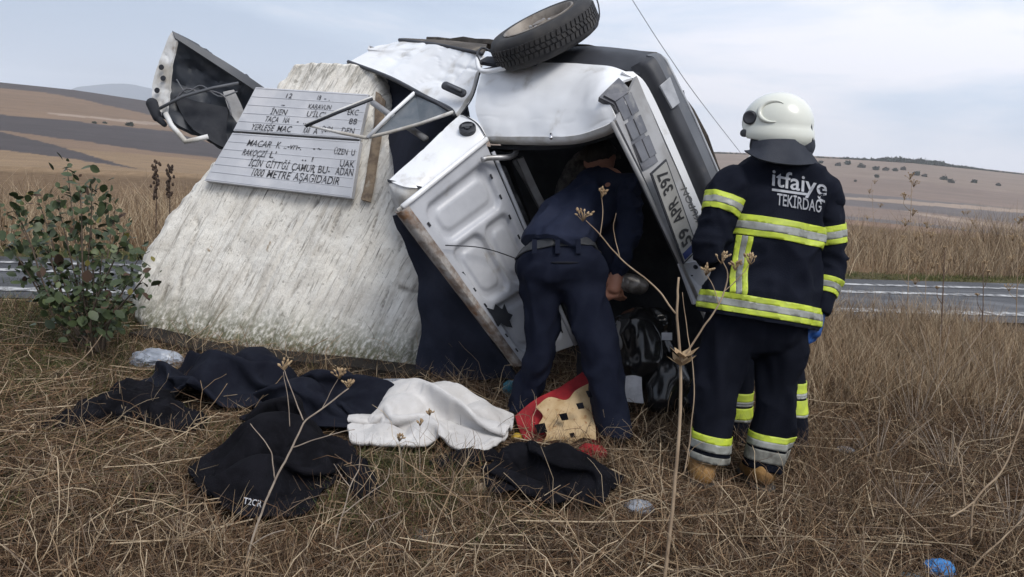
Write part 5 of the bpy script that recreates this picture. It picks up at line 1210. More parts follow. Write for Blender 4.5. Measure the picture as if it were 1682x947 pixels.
plant('dry_plant', 'tall pale dry stalk with a papery sheath in front of the car', GRP, (1092, 975, 2.72),
      [([(1090, 965, 2.72), (1104, 840, 2.74), (1116, 700, 2.77), (1118, 600, 2.79), (1112, 520, 2.80), (1115, 455, 2.80)], [0.011, 0.010, 0.008, 0.006]),
       ([(1110, 515, 2.80), (1075, 470, 2.82), (1020, 425, 2.85), (985, 385, 2.87), (962, 362, 2.88)], [0.006, 0.003]),
       ([(985, 388, 2.87), (990, 350, 2.88), (988, 325, 2.88)], [0.003, 0.002]), ([(1018, 424, 2.85), (1008, 380, 2.86), (1012, 350, 2.86)], [0.003, 0.0015]),
       ([(1122, 590, 2.78), (1150, 545, 2.76), (1180, 500, 2.75), (1196, 455, 2.75), (1186, 425, 2.75)], [0.006, 0.003]), ([(1188, 480, 2.75), (1215, 455, 2.74), (1232, 432, 2.74)], [0.003, 0.002]), ([(1180, 500, 2.75), (1172, 470, 2.75), (1160, 450, 2.75)], [0.003, 0.002]),
       ([(1124, 780, 2.74), (1136, 700, 2.74), (1140, 620, 2.75), (1128, 540, 2.76), (1120, 480, 2.77)], [0.004, 0.002])], stem_m,
      umbels=((958, 358, 2.88, .04), (988, 322, 2.88, .03), (1186, 428, 2.75, .035), (1232, 430, 2.74, .035), (1160, 448, 2.75, .03), (1208, 440, 2.75, .03)), husks=((1118, 600, 2.77), (1122, 588, 2.76)))
plant('dry_plant', 'branching grey dry stalk rising in front of the black jacket', GRP, (400, 960, 2.65),
      [([(398, 955, 2.66), (411, 898, 2.68), (430, 840, 2.70), (451, 789, 2.72), (480, 735, 2.74), (499, 695, 2.76), (529, 671, 2.78), (573, 637, 2.80)], [0.007, 0.006, 0.004]),
       ([(499, 690, 2.76), (485, 658, 2.77), (467, 607, 2.78)], [0.004, 0.002]), ([(480, 735, 2.74), (516, 722, 2.73), (548, 712, 2.72), (583, 705, 2.72)], [0.004, 0.002]), ([(451, 785, 2.72), (447, 750, 2.72), (438, 729, 2.72), (411, 695, 2.73)], [0.004, 0.002]), ([(412, 896, 2.68), (440, 878, 2.67), (468, 871, 2.66)], [0.005, 0.003]), ([(476, 700, 2.76), (472, 650, 2.77), (465, 610, 2.77)], [0.0025, 0.0015]), ([(529, 671, 2.78), (545, 640, 2.79), (556, 620, 2.79)], [0.0025, 0.0015])], stem_g, umbels=((467, 604, 2.78, .03), (558, 618, 2.79, .03), (572, 634, 2.8, .025)))
plant('dry_plant', 'forked grey twig standing before the white towel', GRP, (545, 930, 2.78),
      [([(546, 920, 2.80), (552, 885, 2.82), (563, 843, 2.84), (575, 800, 2.86), (590, 770, 2.88)], [0.005, 0.003]), ([(563, 843, 2.84), (600, 815, 2.86), (634, 790, 2.88), (640, 768, 2.89)], [0.004, 0.002]), ([(600, 900, 2.8), (612, 860, 2.84), (634, 850, 2.85), (660, 840, 2.86)], [0.003, 0.002]), ([(575, 800, 2.86), (560, 780, 2.87), (548, 762, 2.87)], [0.003, 0.0015]), ([(590, 770, 2.88), (592, 740, 2.9), (588, 725, 2.9)], [0.002, 0.001])], stem_g)
plant('dry_plant', 'thin dark seedy twig in front of the white towel', GRP, (688, 790, 3.40), [([(690, 790, 3.4), (689, 740, 3.42), (690, 700, 3.43)], [0.0025, 0.0015]), ([(689, 735, 3.42), (678, 712, 3.42), (672, 690, 3.43)], [0.002, 0.001]), ([(690, 720, 3.42), (702, 700, 3.43), (706, 680, 3.43)], [0.002, 0.001]), ([(662, 790, 3.4), (660, 755, 3.41), (656, 725, 3.42)], [0.0025, 0.0015])], stem_g, umbels=((690, 697, 3.43, .022), (656, 722, 3.42, .025), (706, 680, 3.43, .02)))
plant('dry_plant', 'pale branching dry stalk at the right edge', GRP, (1594, 885, 3.0),
      [([(1594, 885, 3.02), (1596, 850, 3.02), (1600, 823, 3.02), (1622, 797, 3.03), (1647, 772, 3.04), (1664, 730, 3.05), (1682, 680, 3.06), (1690, 640, 3.06)], [0.007, 0.006, 0.004]), ([(1560, 849, 3.0), (1580, 838, 3.01), (1600, 823, 3.02)], [0.006, 0.005]), ([(1585, 835, 3.02), (1580, 780, 3.03), (1574, 739, 3.04), (1590, 700, 3.05)], [0.004, 0.003]), ([(1647, 772, 3.04), (1640, 755, 3.04), (1636, 738, 3.05)], [0.004, 0.002]), ([(1600, 828, 3.02), (1640, 834, 3.0), (1660, 836, 2.99)], [0.003, 0.002])], stem_m)
plant('dry_plant', 'slanting pale stick in the bottom right corner', GRP, (1600, 940, 2.95), [([(1598, 940, 2.96), (1603, 925, 2.97), (1640, 890, 3.0), (1682, 850, 3.03), (1720, 815, 3.05)], [0.006, 0.004]), ([(1635, 894, 3.0), (1634, 870, 3.0), (1637, 848, 3.0)], [0.003, 0.002]), ([(1452, 800, 3.2), (1500, 852, 3.12), (1560, 905, 3.05), (1600, 932, 2.99)], [0.005, 0.004])], stem_m)
plant('dry_plant', 'long pale stick lying across the straw at the left', GRP, (73, 673, 4.2), [([(69, 669, 4.25), (103, 703, 4.0), (189, 755, 3.6), (258, 785, 3.45), (330, 830, 3.25), (400, 869, 3.08)], [0.008, 0.007]), ([(69, 669, 4.25), (103, 617, 4.35), (140, 585, 4.4), (168, 549, 4.5)], [0.006, 0.003]), ([(258, 785, 3.4), (310, 770, 3.45), (345, 775, 3.4)], [0.005, 0.003])], stem_m)
plant('dry_plant', 'crossed pale straws lying left of the black jacket', GRP, (190, 770, 3.6), [([(230, 698, 3.85), (205, 735, 3.72), (183, 775, 3.6)], [0.006, 0.004]), ([(193, 854, 3.2), (260, 832, 3.25), (361, 802, 3.35)], [0.006, 0.004]), ([(250, 700, 3.9), (290, 740, 3.7), (340, 790, 3.45)], [0.004, 0.003])], stem_m)
GR2 = 'tall dry weeds along the road'
def weed(px, py0, py1, d, label, mat, br=5, w=0.005, sp=22, umb=0.04):
    st = [([(px, py0, d), (px + 3, (py0 + py1) / 2, d), (px + 5 + RNG.normal(0, 3), py1, d)], [w, w * .45])]; um = []
    for k in range(br):
        t = 0.35 + 0.6 * k / br; y0 = py0 + (py1 - py0) * t; sgn = 1 if k % 2 else -1; ex_ = px + 4 + sgn * RNG.uniform(.5, 1) * sp * (1.2 - t); ey_ = y0 - RNG.uniform(18, 42) * 5 / d
        st.append(([(px + 4 * t, y0, d), ((px + ex_) / 2 + sgn * 3, (y0 + ey_) / 2, d), (ex_, ey_, d + RNG.normal(0, .05))], [w * .6, w * .3])); um.append((ex_, ey_, d, umb))
    um.append((px + 5, py1, d, umb)); return plant('dry_weed', label, GR2, (px, py0, d), st, mat, umbels=um)
for i, (px, py0, py1, d, m_, lb, br, w_) in enumerate(((1490, 560, 292, 6.6, stem_m, 'tallest pale dry weed above the reeds right of the firefighters', 8, .006), (1546, 548, 408, 6.6, stem_d, 'dark dry weed spike before the road, right of the tallest weed', 2, .010), (1612, 555, 432, 6.5, stem_d, 'dark thin weed spike before the road towards the right edge', 2, .008), (1668, 560, 365, 6.4, stem_m, 'pale dry weed near the right edge of the picture', 6, .007), (1518, 545, 372, 6.9, stem_m, 'slim pale weed beside the dark weed spike', 4, .005), (1432, 470, 300, 10.8, stem_m, 'pale weed rising from the reeds nearest the firefighters', 5, .006), (1584, 455, 350, 11.2, stem_m, 'pale forked weed in the reeds beyond the road', 5, .006))):
    weed(px, py0, py1, d, lb, m_, br, w_, umb=0.05 if m_ is stem_m else 0.02)
def spike(px, py0, py1, d, label):
    t_ = plant('dry_weed', label, GR2, (px, py0, d), [([(px, py0, d), (px + 1, (py0 + py1) / 2, d), (px - 1, py1, d)], [0.008, 0.005])], stem_d)
    for k in range(34):
        f_ = k / 34; y_ = py1 + (py0 - py1) * f_ * 0.55; c = P(px + RNG.normal(0, 3.0), y_, d + RNG.normal(0, .02)); v, f = capsule(c, c + np.array((0, 0, .012)), 0.012, 0.008, k=5, m=2); mk('seed_pod', v, f, stem_d, t_)
spike(256, 380, 265, 6.7, 'brown dock spike left of the stone, the taller of two'); spike(278, 368, 272, 6.75, 'brown dock spike left of the stone, nearest the slab')
# fine hazy weeds lower right
for i, (px, py) in enumerate(((1440, 760), (1500, 700), (1560, 780), (1620, 740), (1660, 880), (1480, 860), (1540, 640), (1640, 660))):
    d = dep(G(px, py)); st = []
    for k in range(16):
        a = RNG.normal(0, 24, 2); h = RNG.uniform(40, 110); st.append(([(px + a[0] * .3, py, d), (px + a[0] * .8, py - h * .5, d + RNG.normal(0, .06)), (px + a[0] * 1.6, py - h, d + RNG.normal(0, .12))], [0.0022, 0.001]))
    L_ = [tube_geo(cat_rom(pp(s_[0]), 7), s_[1], 4) for s_ in st]
    b = G(px, py); b[2] = 0
    t_ = thing('dry_weed', b, ('low wispy brown weed ' + ('nearest the firefighters', 'second from the firefighters', 'above the blue rag', 'under the white tissue', 'in the right corner', 'left of the blue rag', 'behind the white tissue', 'at the right edge behind the pale stalk')[i]), 'dry plant', 'wispy weeds')
    v, f = join_geo(L_); w_o = mk('stems', v, f, stem_g, t_); w_o['kind'] = 'stuff'
# ---------------------------------------------------------------- leafy shrub at the left
leaf_ms = [M('leaf_dark', (0.034, 0.050, 0.020), (0.055, 0.075, 0.030), scale=14, rough=0.5, spec=0.35), M('leaf_mid', (0.075, 0.10, 0.036), (0.105, 0.13, 0.05), scale=14, rough=0.5, spec=0.35), M('leaf_yellow', (0.14, 0.13, 0.03), (0.20, 0.16, 0.05), scale=14, rough=0.6), M('leaf_brown', (0.07, 0.04, 0.025), (0.045, 0.03, 0.02), scale=14, rough=0.8)]
def leaf_mesh(mat, s=1.0, cup=0.25):
    out = [(0, 0), (0.28, 0.24), (0.36, 0.55), (0.22, 0.85), (0, 1.0)]
    V = [(0, 0, 0), (0, .5, -.04), (0, 1.0, -0.06)]; F = []
    rgt = [(x_, y_, cup * x_ - 0.06 * y_ * y_) for x_, y_ in out[1:4]]; lft = [(-x_, y_, z_) for x_, y_, z_ in rgt]
    V = [(0, 0, 0), (0, .33, -.01), (0, .66, -.03), (0, 1, -.07)] + rgt + lft
    F = [(0, 4, 1), (1, 4, 5, 2), (2, 5, 6), (2, 6, 3), (0, 1, 7), (1, 2, 8, 7), (2, 9, 8), (2, 3, 9)]
    me = bpy.data.meshes.new('leaf'); me.from_pydata([tuple(s * q for q in v) for v in V], [], F); me.update(); me.materials.append(mat); me.polygons.foreach_set('use_smooth', [True] * len(F)); return me
leaf_data = [leaf_mesh(m_, s_, c_) for m_ in leaf_ms for s_, c_ in ((0.046, .3), (0.062, .15))]
sb = G(165, 590); sb[2] = 0
shrub = thing('shrub', sb, 'leafy dark green shrub left of the stone', 'shrub')
shrub_d = dep(sb)
bark = M('shrub_bark', (0.075, 0.055, 0.04), (0.12, 0.09, 0.065), scale=30, rough=0.9)
tips = [(110, 275), (60, 320), (150, 300), (190, 340), (30, 365), (10, 400), (95, 330), (130, 360), (205, 370), (230, 420), (215, 455), (170, 400), (70, 400), (40, 440), (110, 440), (160, 470), (205, 500), (150, 335), (85, 470), (240, 450), (130, 300), (180, 430), (60, 360), (20, 340)]
anchors = []
for i, (tx, ty) in enumerate(tips):
    d0, d1 = shrub_d + RNG.normal(0, .04), shrub_d + RNG.normal(0, .22)
    p = cat_rom([P(160 + RNG.normal(0, 10), 588, d0), P(150 + (tx - 150) * .35 + RNG.normal(0, 8), 500 + (ty - 300) * .2, (d0 + d1) / 2), P(150 + (tx - 150) * .8, ty + (560 - ty) * .22, d1), P(tx, ty, d1)], 16)
    v, f = tube_geo(p, [0.008, 0.005, 0.002], 5); mk('stem', v, f, bark, shrub)
    for k in range(4, 16): anchors.append((p[k], p[min(15, k + 1)] - p[k - 1], k / 15))
cnt = 0; Vx, Fx = [], []
for rep in range(8):
    for (p, d_, t_) in anchors:
        if RNG.random() > 0.36 + 0.3 * t_: continue
        out = nrm(RNG.normal(0, 1, 3) + nrm(d_) * .5 + np.array((0, 0, -.1))); up_ = nrm(np.array((0, 0, 1.0)) + RNG.normal(0, .55, 3) - CF * 0.3)
        x_ = nrm(np.cross(out, up_)); z_ = np.cross(x_, out); pos = p + RNG.normal(0, .045, 3)
        mi = RNG.choice(8, p=[.24, .14, .2, .14, .08, .05, .10, .05]); sc_ = RNG.uniform(.45, 1.35)
        if cnt < 300:
            o = bpy.data.objects.new('leaf', leaf_data[mi]); COL.objects.link(o); o.parent = shrub
            Mx = Matrix(((x_[0], out[0], z_[0], 0), (x_[1], out[1], z_[1], 0), (x_[2], out[2], z_[2], 0), (0, 0, 0, 1)))
            o.matrix_local = Matrix.Translation(Vector(pos - sb)) @ Mx @ Matrix.Scale(float(sc_), 4); cnt += 1
        else:
            md = leaf_data[mi]; o_ = len(Vx)
            for v in md.vertices: q = np.array(v.co) * sc_; Vx.append(pos + q[0] * x_ + q[1] * out + q[2] * z_)
            Fx += [tuple(i + o_ for i in pl_.vertices) for pl_ in md.polygons]
if Vx: fo = mk('foliage', Vx, Fx, leaf_ms[0], shrub); fo['kind'] = 'stuff'
# ---------------------------------------------------------------- far tree line and field bushes on the right slope
tree_ms = [M('far_foliage', (0.030, 0.042, 0.030), (0.045, 0.055, 0.038), scale=0.6, rough=1, spec=0), M('far_foliage_brown', (0.065, 0.058, 0.045), (0.05, 0.05, 0.04), scale=0.6, rough=1, spec=0)]
def terrain_hit(px, py):
    a, te = az_te(px, py); s_ = (te - TE1) / (crest_te(a) - TE1); s_ = min(max(s_, 0.02), 0.99); r = math.exp(math.log(R1) + s_ * (math.log(float(crest_r(np.array(a)))) - math.log(R1)))
    return np.array((r * math.sin(a), r * math.cos(a), float(zfar(np.array([r]), np.array([a]))[0])))
def leaf_cloud(c, rx, rz, n_, s_):
    """many small leaf-clump faces spread through a crown"""
    V = []; F = []
    for k in range(n_):
        q = RNG.normal(0, 1, 3); q = q / np.linalg.norm(q) * RNG.random() ** .4; pos = c + q * np.array((rx, rx, rz)) + np.array((0, 0, rz * .55)); a, b = RNG.normal(0, s_, 3), RNG.normal(0, s_, 3); o = len(V); V += [pos - a - b, pos + a - b, pos + a + b, pos - a + b]; F.append((o, o + 1, o + 2, o + 3))
    return V, F
def far_tree(px, py, hpx, m_, label, group, wide=1.0, n_=90):
    c = terrain_hit(px, py); d = dep(c); h = hpx / FOC * d
    t_ = thing('field_tree', c, label, 'tree', group); v, f = tube_geo([c - np.array((0, 0, .3)), c + np.array((0, 0, h * .45))], [h * .05, h * .025], 5); mk('trunk', v, f, stem_d, t_)
    v, f = leaf_cloud(c + np.array((0, 0, h * .05)), h * .5 * wide, h * .45, n_, h * .10); mk('crown', v, f, m_, t_, smooth=False)
FT = ['field tree on the right slope, ' + w_ for w_ in ('nearest the helmet', 'second from the helmet', 'third from the helmet', 'fourth from the helmet', 'first of the row of four under the wood', 'second of the row of four under the wood', 'third of the row of four under the wood', 'last of the row of four under the wood', 'alone below the row of four', 'lowest and smallest, nearest the firefighter', 'left of the close pair under the wood', 'right of the close pair under the wood', 'left of the pair below the wood\'s right end', 'right of the pair below the wood\'s right end', 'second from the right edge', 'nearest the right edge')]
for i, (px, py, h) in enumerate(((1348, 268, 6), (1376, 272, 7), (1392, 270, 8), (1415, 275, 9), (1438, 279, 8), (1455, 280, 7), (1470, 281, 7), (1483, 279, 7), (1440, 291, 6), (1405, 298, 4), (1505, 288, 9), (1518, 290, 6), (1550, 295, 9), (1562, 300, 8), (1600, 300, 7), (1640, 305, 6))):
    far_tree(px, py, h, tree_ms[i % 2], FT[i], 'field trees on the right slope', 1.3)
for i, (px, py, h) in enumerate(((213, 207, 9), (172, 203, 5), (155, 203, 5))):
    far_tree(px, py, h, tree_ms[0], ('round dark bush by the ploughed strip, left of the wreck', 'tiny bush on the left field, middle of three', 'tiny bush on the left field, leftmost of three')[i], 'bushes on the left fields', 1.4)
Vt, Ft = [], []
for px in np.concatenate([np.arange(1385, 1690, 1.6), np.arange(1155, 1385, 3.2)]):
    yl = np.interp(px, [1180, 1300, 1400, 1500, 1600, 1682], [250, 255, 260, 266, 276, 285]); h = (np.interp(px, [1385, 1440, 1460, 1540, 1580, 1682], [3, 3.5, 7, 7.5, 3.5, 1.5]) if px > 1385 else 2.2) * RNG.uniform(.5, 1.3)
    c = terrain_hit(px, yl + 1.5); d = dep(c); hh = h / FOC * d; v, f = leaf_cloud(c, hh * .8, hh * .5, 40, hh * .16); o = len(Vt); Vt += v; Ft += [tuple(i + o for i in q) for q in f]
tl_ = mk('tree_line', Vt, Ft, tree_ms[0], smooth=False, base=terrain_hit(1500, 268)); tag(tl_, 'dark wood along the crest of the right hill', kind='stuff')
# ---------------------------------------------------------------- overhead cable
cb = pp([(1030, -14, 9.0), (1100, 94, 14.0), (1160, 178, 24.0), (1216, 250, 60.0)]); cpt = cat_rom(cb, 30); v, f = tube_geo(cpt, [0.004, 0.006, 0.010, 0.02], 6)
oc = mk('overhead_cable', v, f, M('cable_sheath', (0.30, 0.31, 0.34), rough=0.6), base=cpt[0]); tag(oc, 'thin grey cable slanting down the sky behind the car', 'cable')
# ---------------------------------------------------------------- things thrown out of the car
denim = M('navy_denim', (0.007, 0.008, 0.014), (0.012, 0.014, 0.022), scale=8, rough=0.9, bump=0.4, bscale=220, spec=0.1)
black_c = M('black_fleece', (0.0045, 0.0045, 0.006), (0.009, 0.009, 0.012), scale=9, rough=0.95, bump=0.4, bscale=160, spec=0.08)
towel_m = M('white_terry', (0.66, 0.64, 0.62), (0.56, 0.54, 0.52), scale=7, rough=0.95, bump=0.7, bscale=170, spec=0.1, sheen=0.2)
red_c = M('red_cloth', (0.30, 0.012, 0.018), (0.19, 0.008, 0.012), scale=9, rough=0.85, bump=0.3, bscale=150)
tan_c = M('tan_print_cloth', (0.48, 0.35, 0.20), (0.38, 0.26, 0.13), scale=16, rough=0.85, bump=0.3, bscale=150, c3=(0.30, 0.17, 0.08), scale3=30, pos3=(0.58, 0.66))
bag_k = M('black_bag_film', (0.006, 0.006, 0.007), (0.012, 0.012, 0.013), scale=8, rough=0.22, spec=0.6)
film = M('grey_bag_film', (0.34, 0.37, 0.42), (0.22, 0.24, 0.28), scale=14, rough=0.3)
clear_p = M('frosted_plastic', (0.42, 0.44, 0.48), (0.32, 0.34, 0.38), scale=12, rough=0.3)
paper_w = M('white_packet', (0.52, 0.52, 0.54), (0.38, 0.38, 0.40), scale=14, rough=0.5)
foil = M('silver_foil', (0.45, 0.43, 0.41), (0.22, 0.20, 0.19), scale=22, rough=0.35, metal=0.6)
teal_p = M('teal_packet', (0.02, 0.12, 0.17), (0.03, 0.18, 0.23), scale=12, rough=0.4)
orange_p = M('orange_scrap', (0.62, 0.16, 0.02), rough=0.5); yellow_p = M('yellow_scrap', (0.55, 0.36, 0.04), rough=0.6)
blue_c = M('blue_rag', (0.03, 0.17, 0.46), (0.05, 0.25, 0.58), scale=12, rough=0.7, bump=0.4)
grey_wrap = M('dirty_grey_wrapper', (0.22, 0.20, 0.175), (0.13, 0.115, 0.10), scale=16, rough=0.45, c3=(0.33, 0.31, 0.28), scale3=10)

def Gz(px, py, h=0.0):
    g = G(px, py, h); return g
UPZ = np.array((0, 0, 1.0))
def garment(name, label, cat, runs, mat, amp=0.03, wscale=9, seed=0, voxel=0.011, group='clothes and rags strewn on the straw'):
    """runs of ground pixels with radius (half width) and flatness: limp cloth tubes lying on the ground, as one skin"""
    caps = []
    for pts in runs:
        for (a, b) in zip(pts, pts[1:]):
            fa = a[3] if len(a) > 3 else 0.5
            p, q = Gz(a[0], a[1], a[2] * fa * .9), Gz(b[0], b[1], b[2] * fa * .9)
            side = nrm(np.cross(q - p, UPZ)); r0, r1 = a[2] * fa, b[2] * fa
            caps.append((p, q, r0, r1, dict(side=side, flat=1 / fa)))
    A, F, N = blob_arr(caps, voxel, 4)
    st_ = nrm(caps[0][1] - caps[0][0]); perp = nrm(np.cross(st_, UPZ))
    A = wrinkle(A, N, amp * 1.1, wscale, seed, stretch=st_); A = wrinkle(A, N, amp * .7, wscale * 1.7, seed + 3, stretch=nrm(perp + .6 * st_)); A = wrinkle(A, N, amp * .15, wscale * 5, seed + 5)
    A[:, 2] = np.maximum(A[:, 2], 0.003)
    b = A.mean(0); b[2] = 0
    o = mk(name, A, F, mat, base=b); return tag(o, label, cat, group)
def drape_sim(c, w, h, rot, lumps, n=60, frames=40, grow=0.2, seed=0, drop=0.30, shape=None, thick=0.008, crumple=0.03, fdir=1.2, lam=0.22, bend=0.5):
    """let a sheet fall over lumps on the ground; returns world verts, faces (static)"""
    nx = n; ny = max(8, int(n * h / w)); X_, Y_ = np.meshgrid(np.linspace(-w / 2, w / 2, nx), np.linspace(-h / 2, h / 2, ny), indexing='ij')
    p = np.stack([X_.ravel(), Y_.ravel(), 0 * X_.ravel()], 1)
    if shape is not None: p = shape(p)
    q = np.stack([p[:, 0], p[:, 1], np.full(len(p), seed * 3.7)], 1)
    ph = 0.8 * fbm(q, 2.6, 2, seed); p[:, 2] = drop + crumple * np.sin(2 * math.pi * ((p[:, 0] * math.cos(fdir) + p[:, 1] * math.sin(fdir)) / lam + ph)) + 0.5 * crumple * fbm(q, 4.5, 2, seed + 2)
    ca, sa = math.cos(rot), math.sin(rot); p = np.stack([c[0] + p[:, 0] * ca - p[:, 1] * sa, c[1] + p[:, 0] * sa + p[:, 1] * ca, p[:, 2]], 1)
    F = [(i * ny + j, (i + 1) * ny + j, (i + 1) * ny + j + 1, i * ny + j + 1) for i in range(nx - 1) for j in range(ny - 1)]
    me = bpy.data.meshes.new('tmp'); me.from_pydata(p.tolist(), [], F); me.update(); o = bpy.data.objects.new('tmp', me); COL.objects.link(o)
    cols = []
    def col_obj(V, F_):
        m2 = bpy.data.meshes.new('tmpc'); m2.from_pydata([tuple(v) for v in V], [], F_); m2.update(); oc_ = bpy.data.objects.new('tmpc', m2); COL.objects.link(oc_); cm = oc_.modifiers.new('c', 'COLLISION'); oc_.collision.thickness_outer = 0.006; oc_.collision.cloth_friction = 80; cols.append(oc_)
    gx = np.linspace(c[0] - 1.3, c[0] + 1.3, 24); gy = np.linspace(c[1] - 1.1, c[1] + 1.1, 24); Vg = [(a, b, float(znear(np.array([a]), np.array([b]))[0]) + 0.045) for a in gx for b in gy]
    col_obj(Vg, [(i * 24 + j, (i + 1) * 24 + j, (i + 1) * 24 + j + 1, i * 24 + j + 1) for i in range(23) for j in range(23)])
    for (lx, ly, lr, lh) in lumps:
        V = [(lx + lr * math.sin(th) * math.cos(ph), ly + lr * math.sin(th) * math.sin(ph), lh * math.cos(th)) for th in np.linspace(0, math.pi, 9) for ph in np.linspace(0, 2 * math.pi, 14, endpoint=False)]
        col_obj(V, [(i * 14 + j, (i + 1) * 14 + j, (i + 1) * 14 + (j + 1) % 14, i * 14 + (j + 1) % 14) for i in range(8) for j in range(14)])
    cl = o.modifiers.new('cloth', 'CLOTH'); s_ = cl.settings; s_.quality = 5; s_.mass = 0.25; s_.tension_stiffness = 12; s_.compression_stiffness = 12; s_.shear_stiffness = 5; s_.bending_stiffness = bend; s_.shrink_min = -grow; s_.shrink_max = -grow; s_.air_damping = 3.0
    cl.collision_settings.collision_quality = 2; cl.collision_settings.distance_min = 0.005; cl.collision_settings.use_self_collision = True; cl.collision_settings.self_distance_min = 0.004; cl.collision_settings.self_friction = 8
    cl.point_cache.frame_start = 1; cl.point_cache.frame_end = frames
    for f_ in range(1, frames + 1): SC.frame_set(f_)
    dg = bpy.context.evaluated_depsgraph_get(); ev = o.evaluated_get(dg); mm = ev.to_mesh(); A = np.zeros(len(mm.vertices) * 3); mm.vertices.foreach_get('co', A); A = A.reshape(-1, 3).copy(); ev.to_mesh_clear()
    for q_ in cols + [o]:
        d_ = q_.data; bpy.data.objects.remove(q_); bpy.data.meshes.remove(d_)
    SC.frame_set(1)
    return A, F

def ragged(seed, k=0.06):
    def f(p):
        w2, h2 = np.abs(p[:, 0]).max(), np.abs(p[:, 1]).max(); a, b = p[:, 0] / w2, p[:, 1] / h2; s_ = 1 - 0.16 * (a * a * b * b)
        p = p.copy(); p[:, :2] *= s_[:, None]; p[:, 0] += k * vn(p, 3.1, seed); p[:, 1] += k * vn(p, 3.3, seed + 4); return p
    return f
def draped(name, label, cat, px, size, rot, lumps, mat, seed, n=50, crumple=0.07, grow=0.0, frames=36, fdir=1.2, lam=0.22, bend=0.5, group='clothes and rags strewn on the straw', thick=0.008):
    c = G(*px); A, F = drape_sim(c, size[0], size[1], rot, [(*G(a, b)[:2], r, h) for a, b, r, h in lumps], n=n, frames=frames, grow=grow, seed=seed, shape=ragged(seed, 0.04), crumple=crumple, fdir=fdir, lam=lam, bend=bend)
    o = mk(name, A, F, mat, base=(c[0], c[1], 0)); s_ = o.modifiers.new('smooth', 'SUBSURF'); s_.levels = s_.render_levels = 2; t_ = o.modifiers.new('thick', 'SOLIDIFY'); t_.thickness = thick; t_.offset = 0
    return tag(o, label, cat, group)
def sheet(name, label, cat, outline, hgt, mat, seed=0, nr=56, nt=220, fold=0.035, fscale=5.0, ang=0.4, group='clothes and rags strewn on the straw', pw=3.0, ridges=()):
    """heaped cloth: outline in ground pixels, folds run along ang"""
    B = np.array([G(*q) for q in outline]); B = np.vstack([B, B[:1]]); Bs = cat_rom(B, nt + 1)[:-1]; c = Bs.mean(0)
    s_ = np.linspace(0, 1, nr)
    XY = c[None, None, :2] + (Bs[:, None, :2] - c[None, None, :2]) * s_[None, :, None]
    p = np.concatenate([XY, np.zeros((nt, nr, 1))], 2).reshape(-1, 3); S = np.tile(s_, nt)
    ca, sa = math.cos(ang), math.sin(ang); rot = np.stack([p[:, 0] * ca + p[:, 1] * sa, -p[:, 0] * sa + p[:, 1] * ca, 0 * S], 1)
    q = rot * np.array((0.45, 1.5, 1)) + 0.05 * np.stack([fbm(p, 5, 2, seed), fbm(p, 5, 2, seed + 2), 0 * S], 1)
    body = (1 - S ** pw) ** 0.7
    z = hgt * body * (0.72 + 0.45 * fbm(p, 2.5, 2, seed + 1)) + fold * (ridged(q, fscale, 2, seed + 4) - .45) * (0.35 + 0.65 * body) + 0.3 * fold * ridged(q, fscale * 2.3, 2, seed + 7) * body
    for (pl_, hh, ww) in ridges:
        c_ = cat_rom([G(*q_) for q_ in pl_], 50); dd = np.full(len(S), 9.0); sgn = np.zeros(len(S))
        for a_, b_ in zip(c_[:-1], c_[1:]):
            d2 = np.hypot(p[:, 0] - a_[0], p[:, 1] - a_[1]); cr_ = np.sign((b_[0] - a_[0]) * (p[:, 1] - a_[1]) - (b_[1] - a_[1]) * (p[:, 0] - a_[0])); m_ = d2 < dd; dd = np.where(m_, d2, dd); sgn = np.where(m_, cr_, sgn)
        w2 = np.where(sgn > 0, ww * 1.5, ww * .55)                       # steep in front, shallow behind
        z = z + hh * np.exp(-(dd / w2) ** 2) * (0.5 + .5 * body) - 0.25 * hh * np.exp(-((dd - w2 * 1.6) / (ww * .5)) ** 2) * (sgn < 0)
    z = np.maximum(z, 0.008 + 0.012 * RNG.random() * (1 - S)); p[:, 2] = z
    jig = 0.02 * np.stack([fbm(p, 9, 2, seed + 8), fbm(p, 9, 2, seed + 9), 0 * S], 1); p += jig
    V = p.tolist(); F = []
    for i in range(nt):
        for j in range(nr - 1): a, b_ = i * nr + j, ((i + 1) % nt) * nr + j; F.append((a, b_, b_ + 1, a + 1))
    o0 = len(V)
    for i in range(nt): v = p[i * nr + nr - 1].copy(); v[2] = -0.02; V.append(v)
    for i in range(nt): a, b_ = i * nr + nr - 1, ((i + 1) % nt) * nr + nr - 1; F.append((a, b_, o0 + (i + 1) % nt, o0 + i))
    o = mk(name, V, F, mat, base=(c[0], c[1], 0)); return tag(o, label, cat, group)
def crumple(name, label, cat, px, py, rx, ry, rz, mat, seed=0, amp=0.35, group='litter around the wreck', z=0.0, n=3, at=None):
    """crumpled film or paper: a faceted lump"""
    bm = bmesh.new(); bmesh.ops.create_icosphere(bm, subdivisions=n, radius=1.0)
    c = G(px, py) if at is None else np.asarray(at, float); 
    P_ = np.array([tuple(v.co) for v in bm.verts]); F = [tuple(v.index for v in f.verts) for f in bm.faces]; bm.free()
    k = 1 + amp * ridged(P_, 1.7, 3, seed) - amp * .5; P_ = P_ * k[:, None] * np.array((rx, ry, rz)); 
    if at is None: P_[:, 2] = np.maximum(P_[:, 2] + rz * .75, 0.0); c = c + np.array((0, 0, z))
    o = mk(name, P_ + c, F, mat, smooth=False, base=c); return tag(o, label, cat, group)

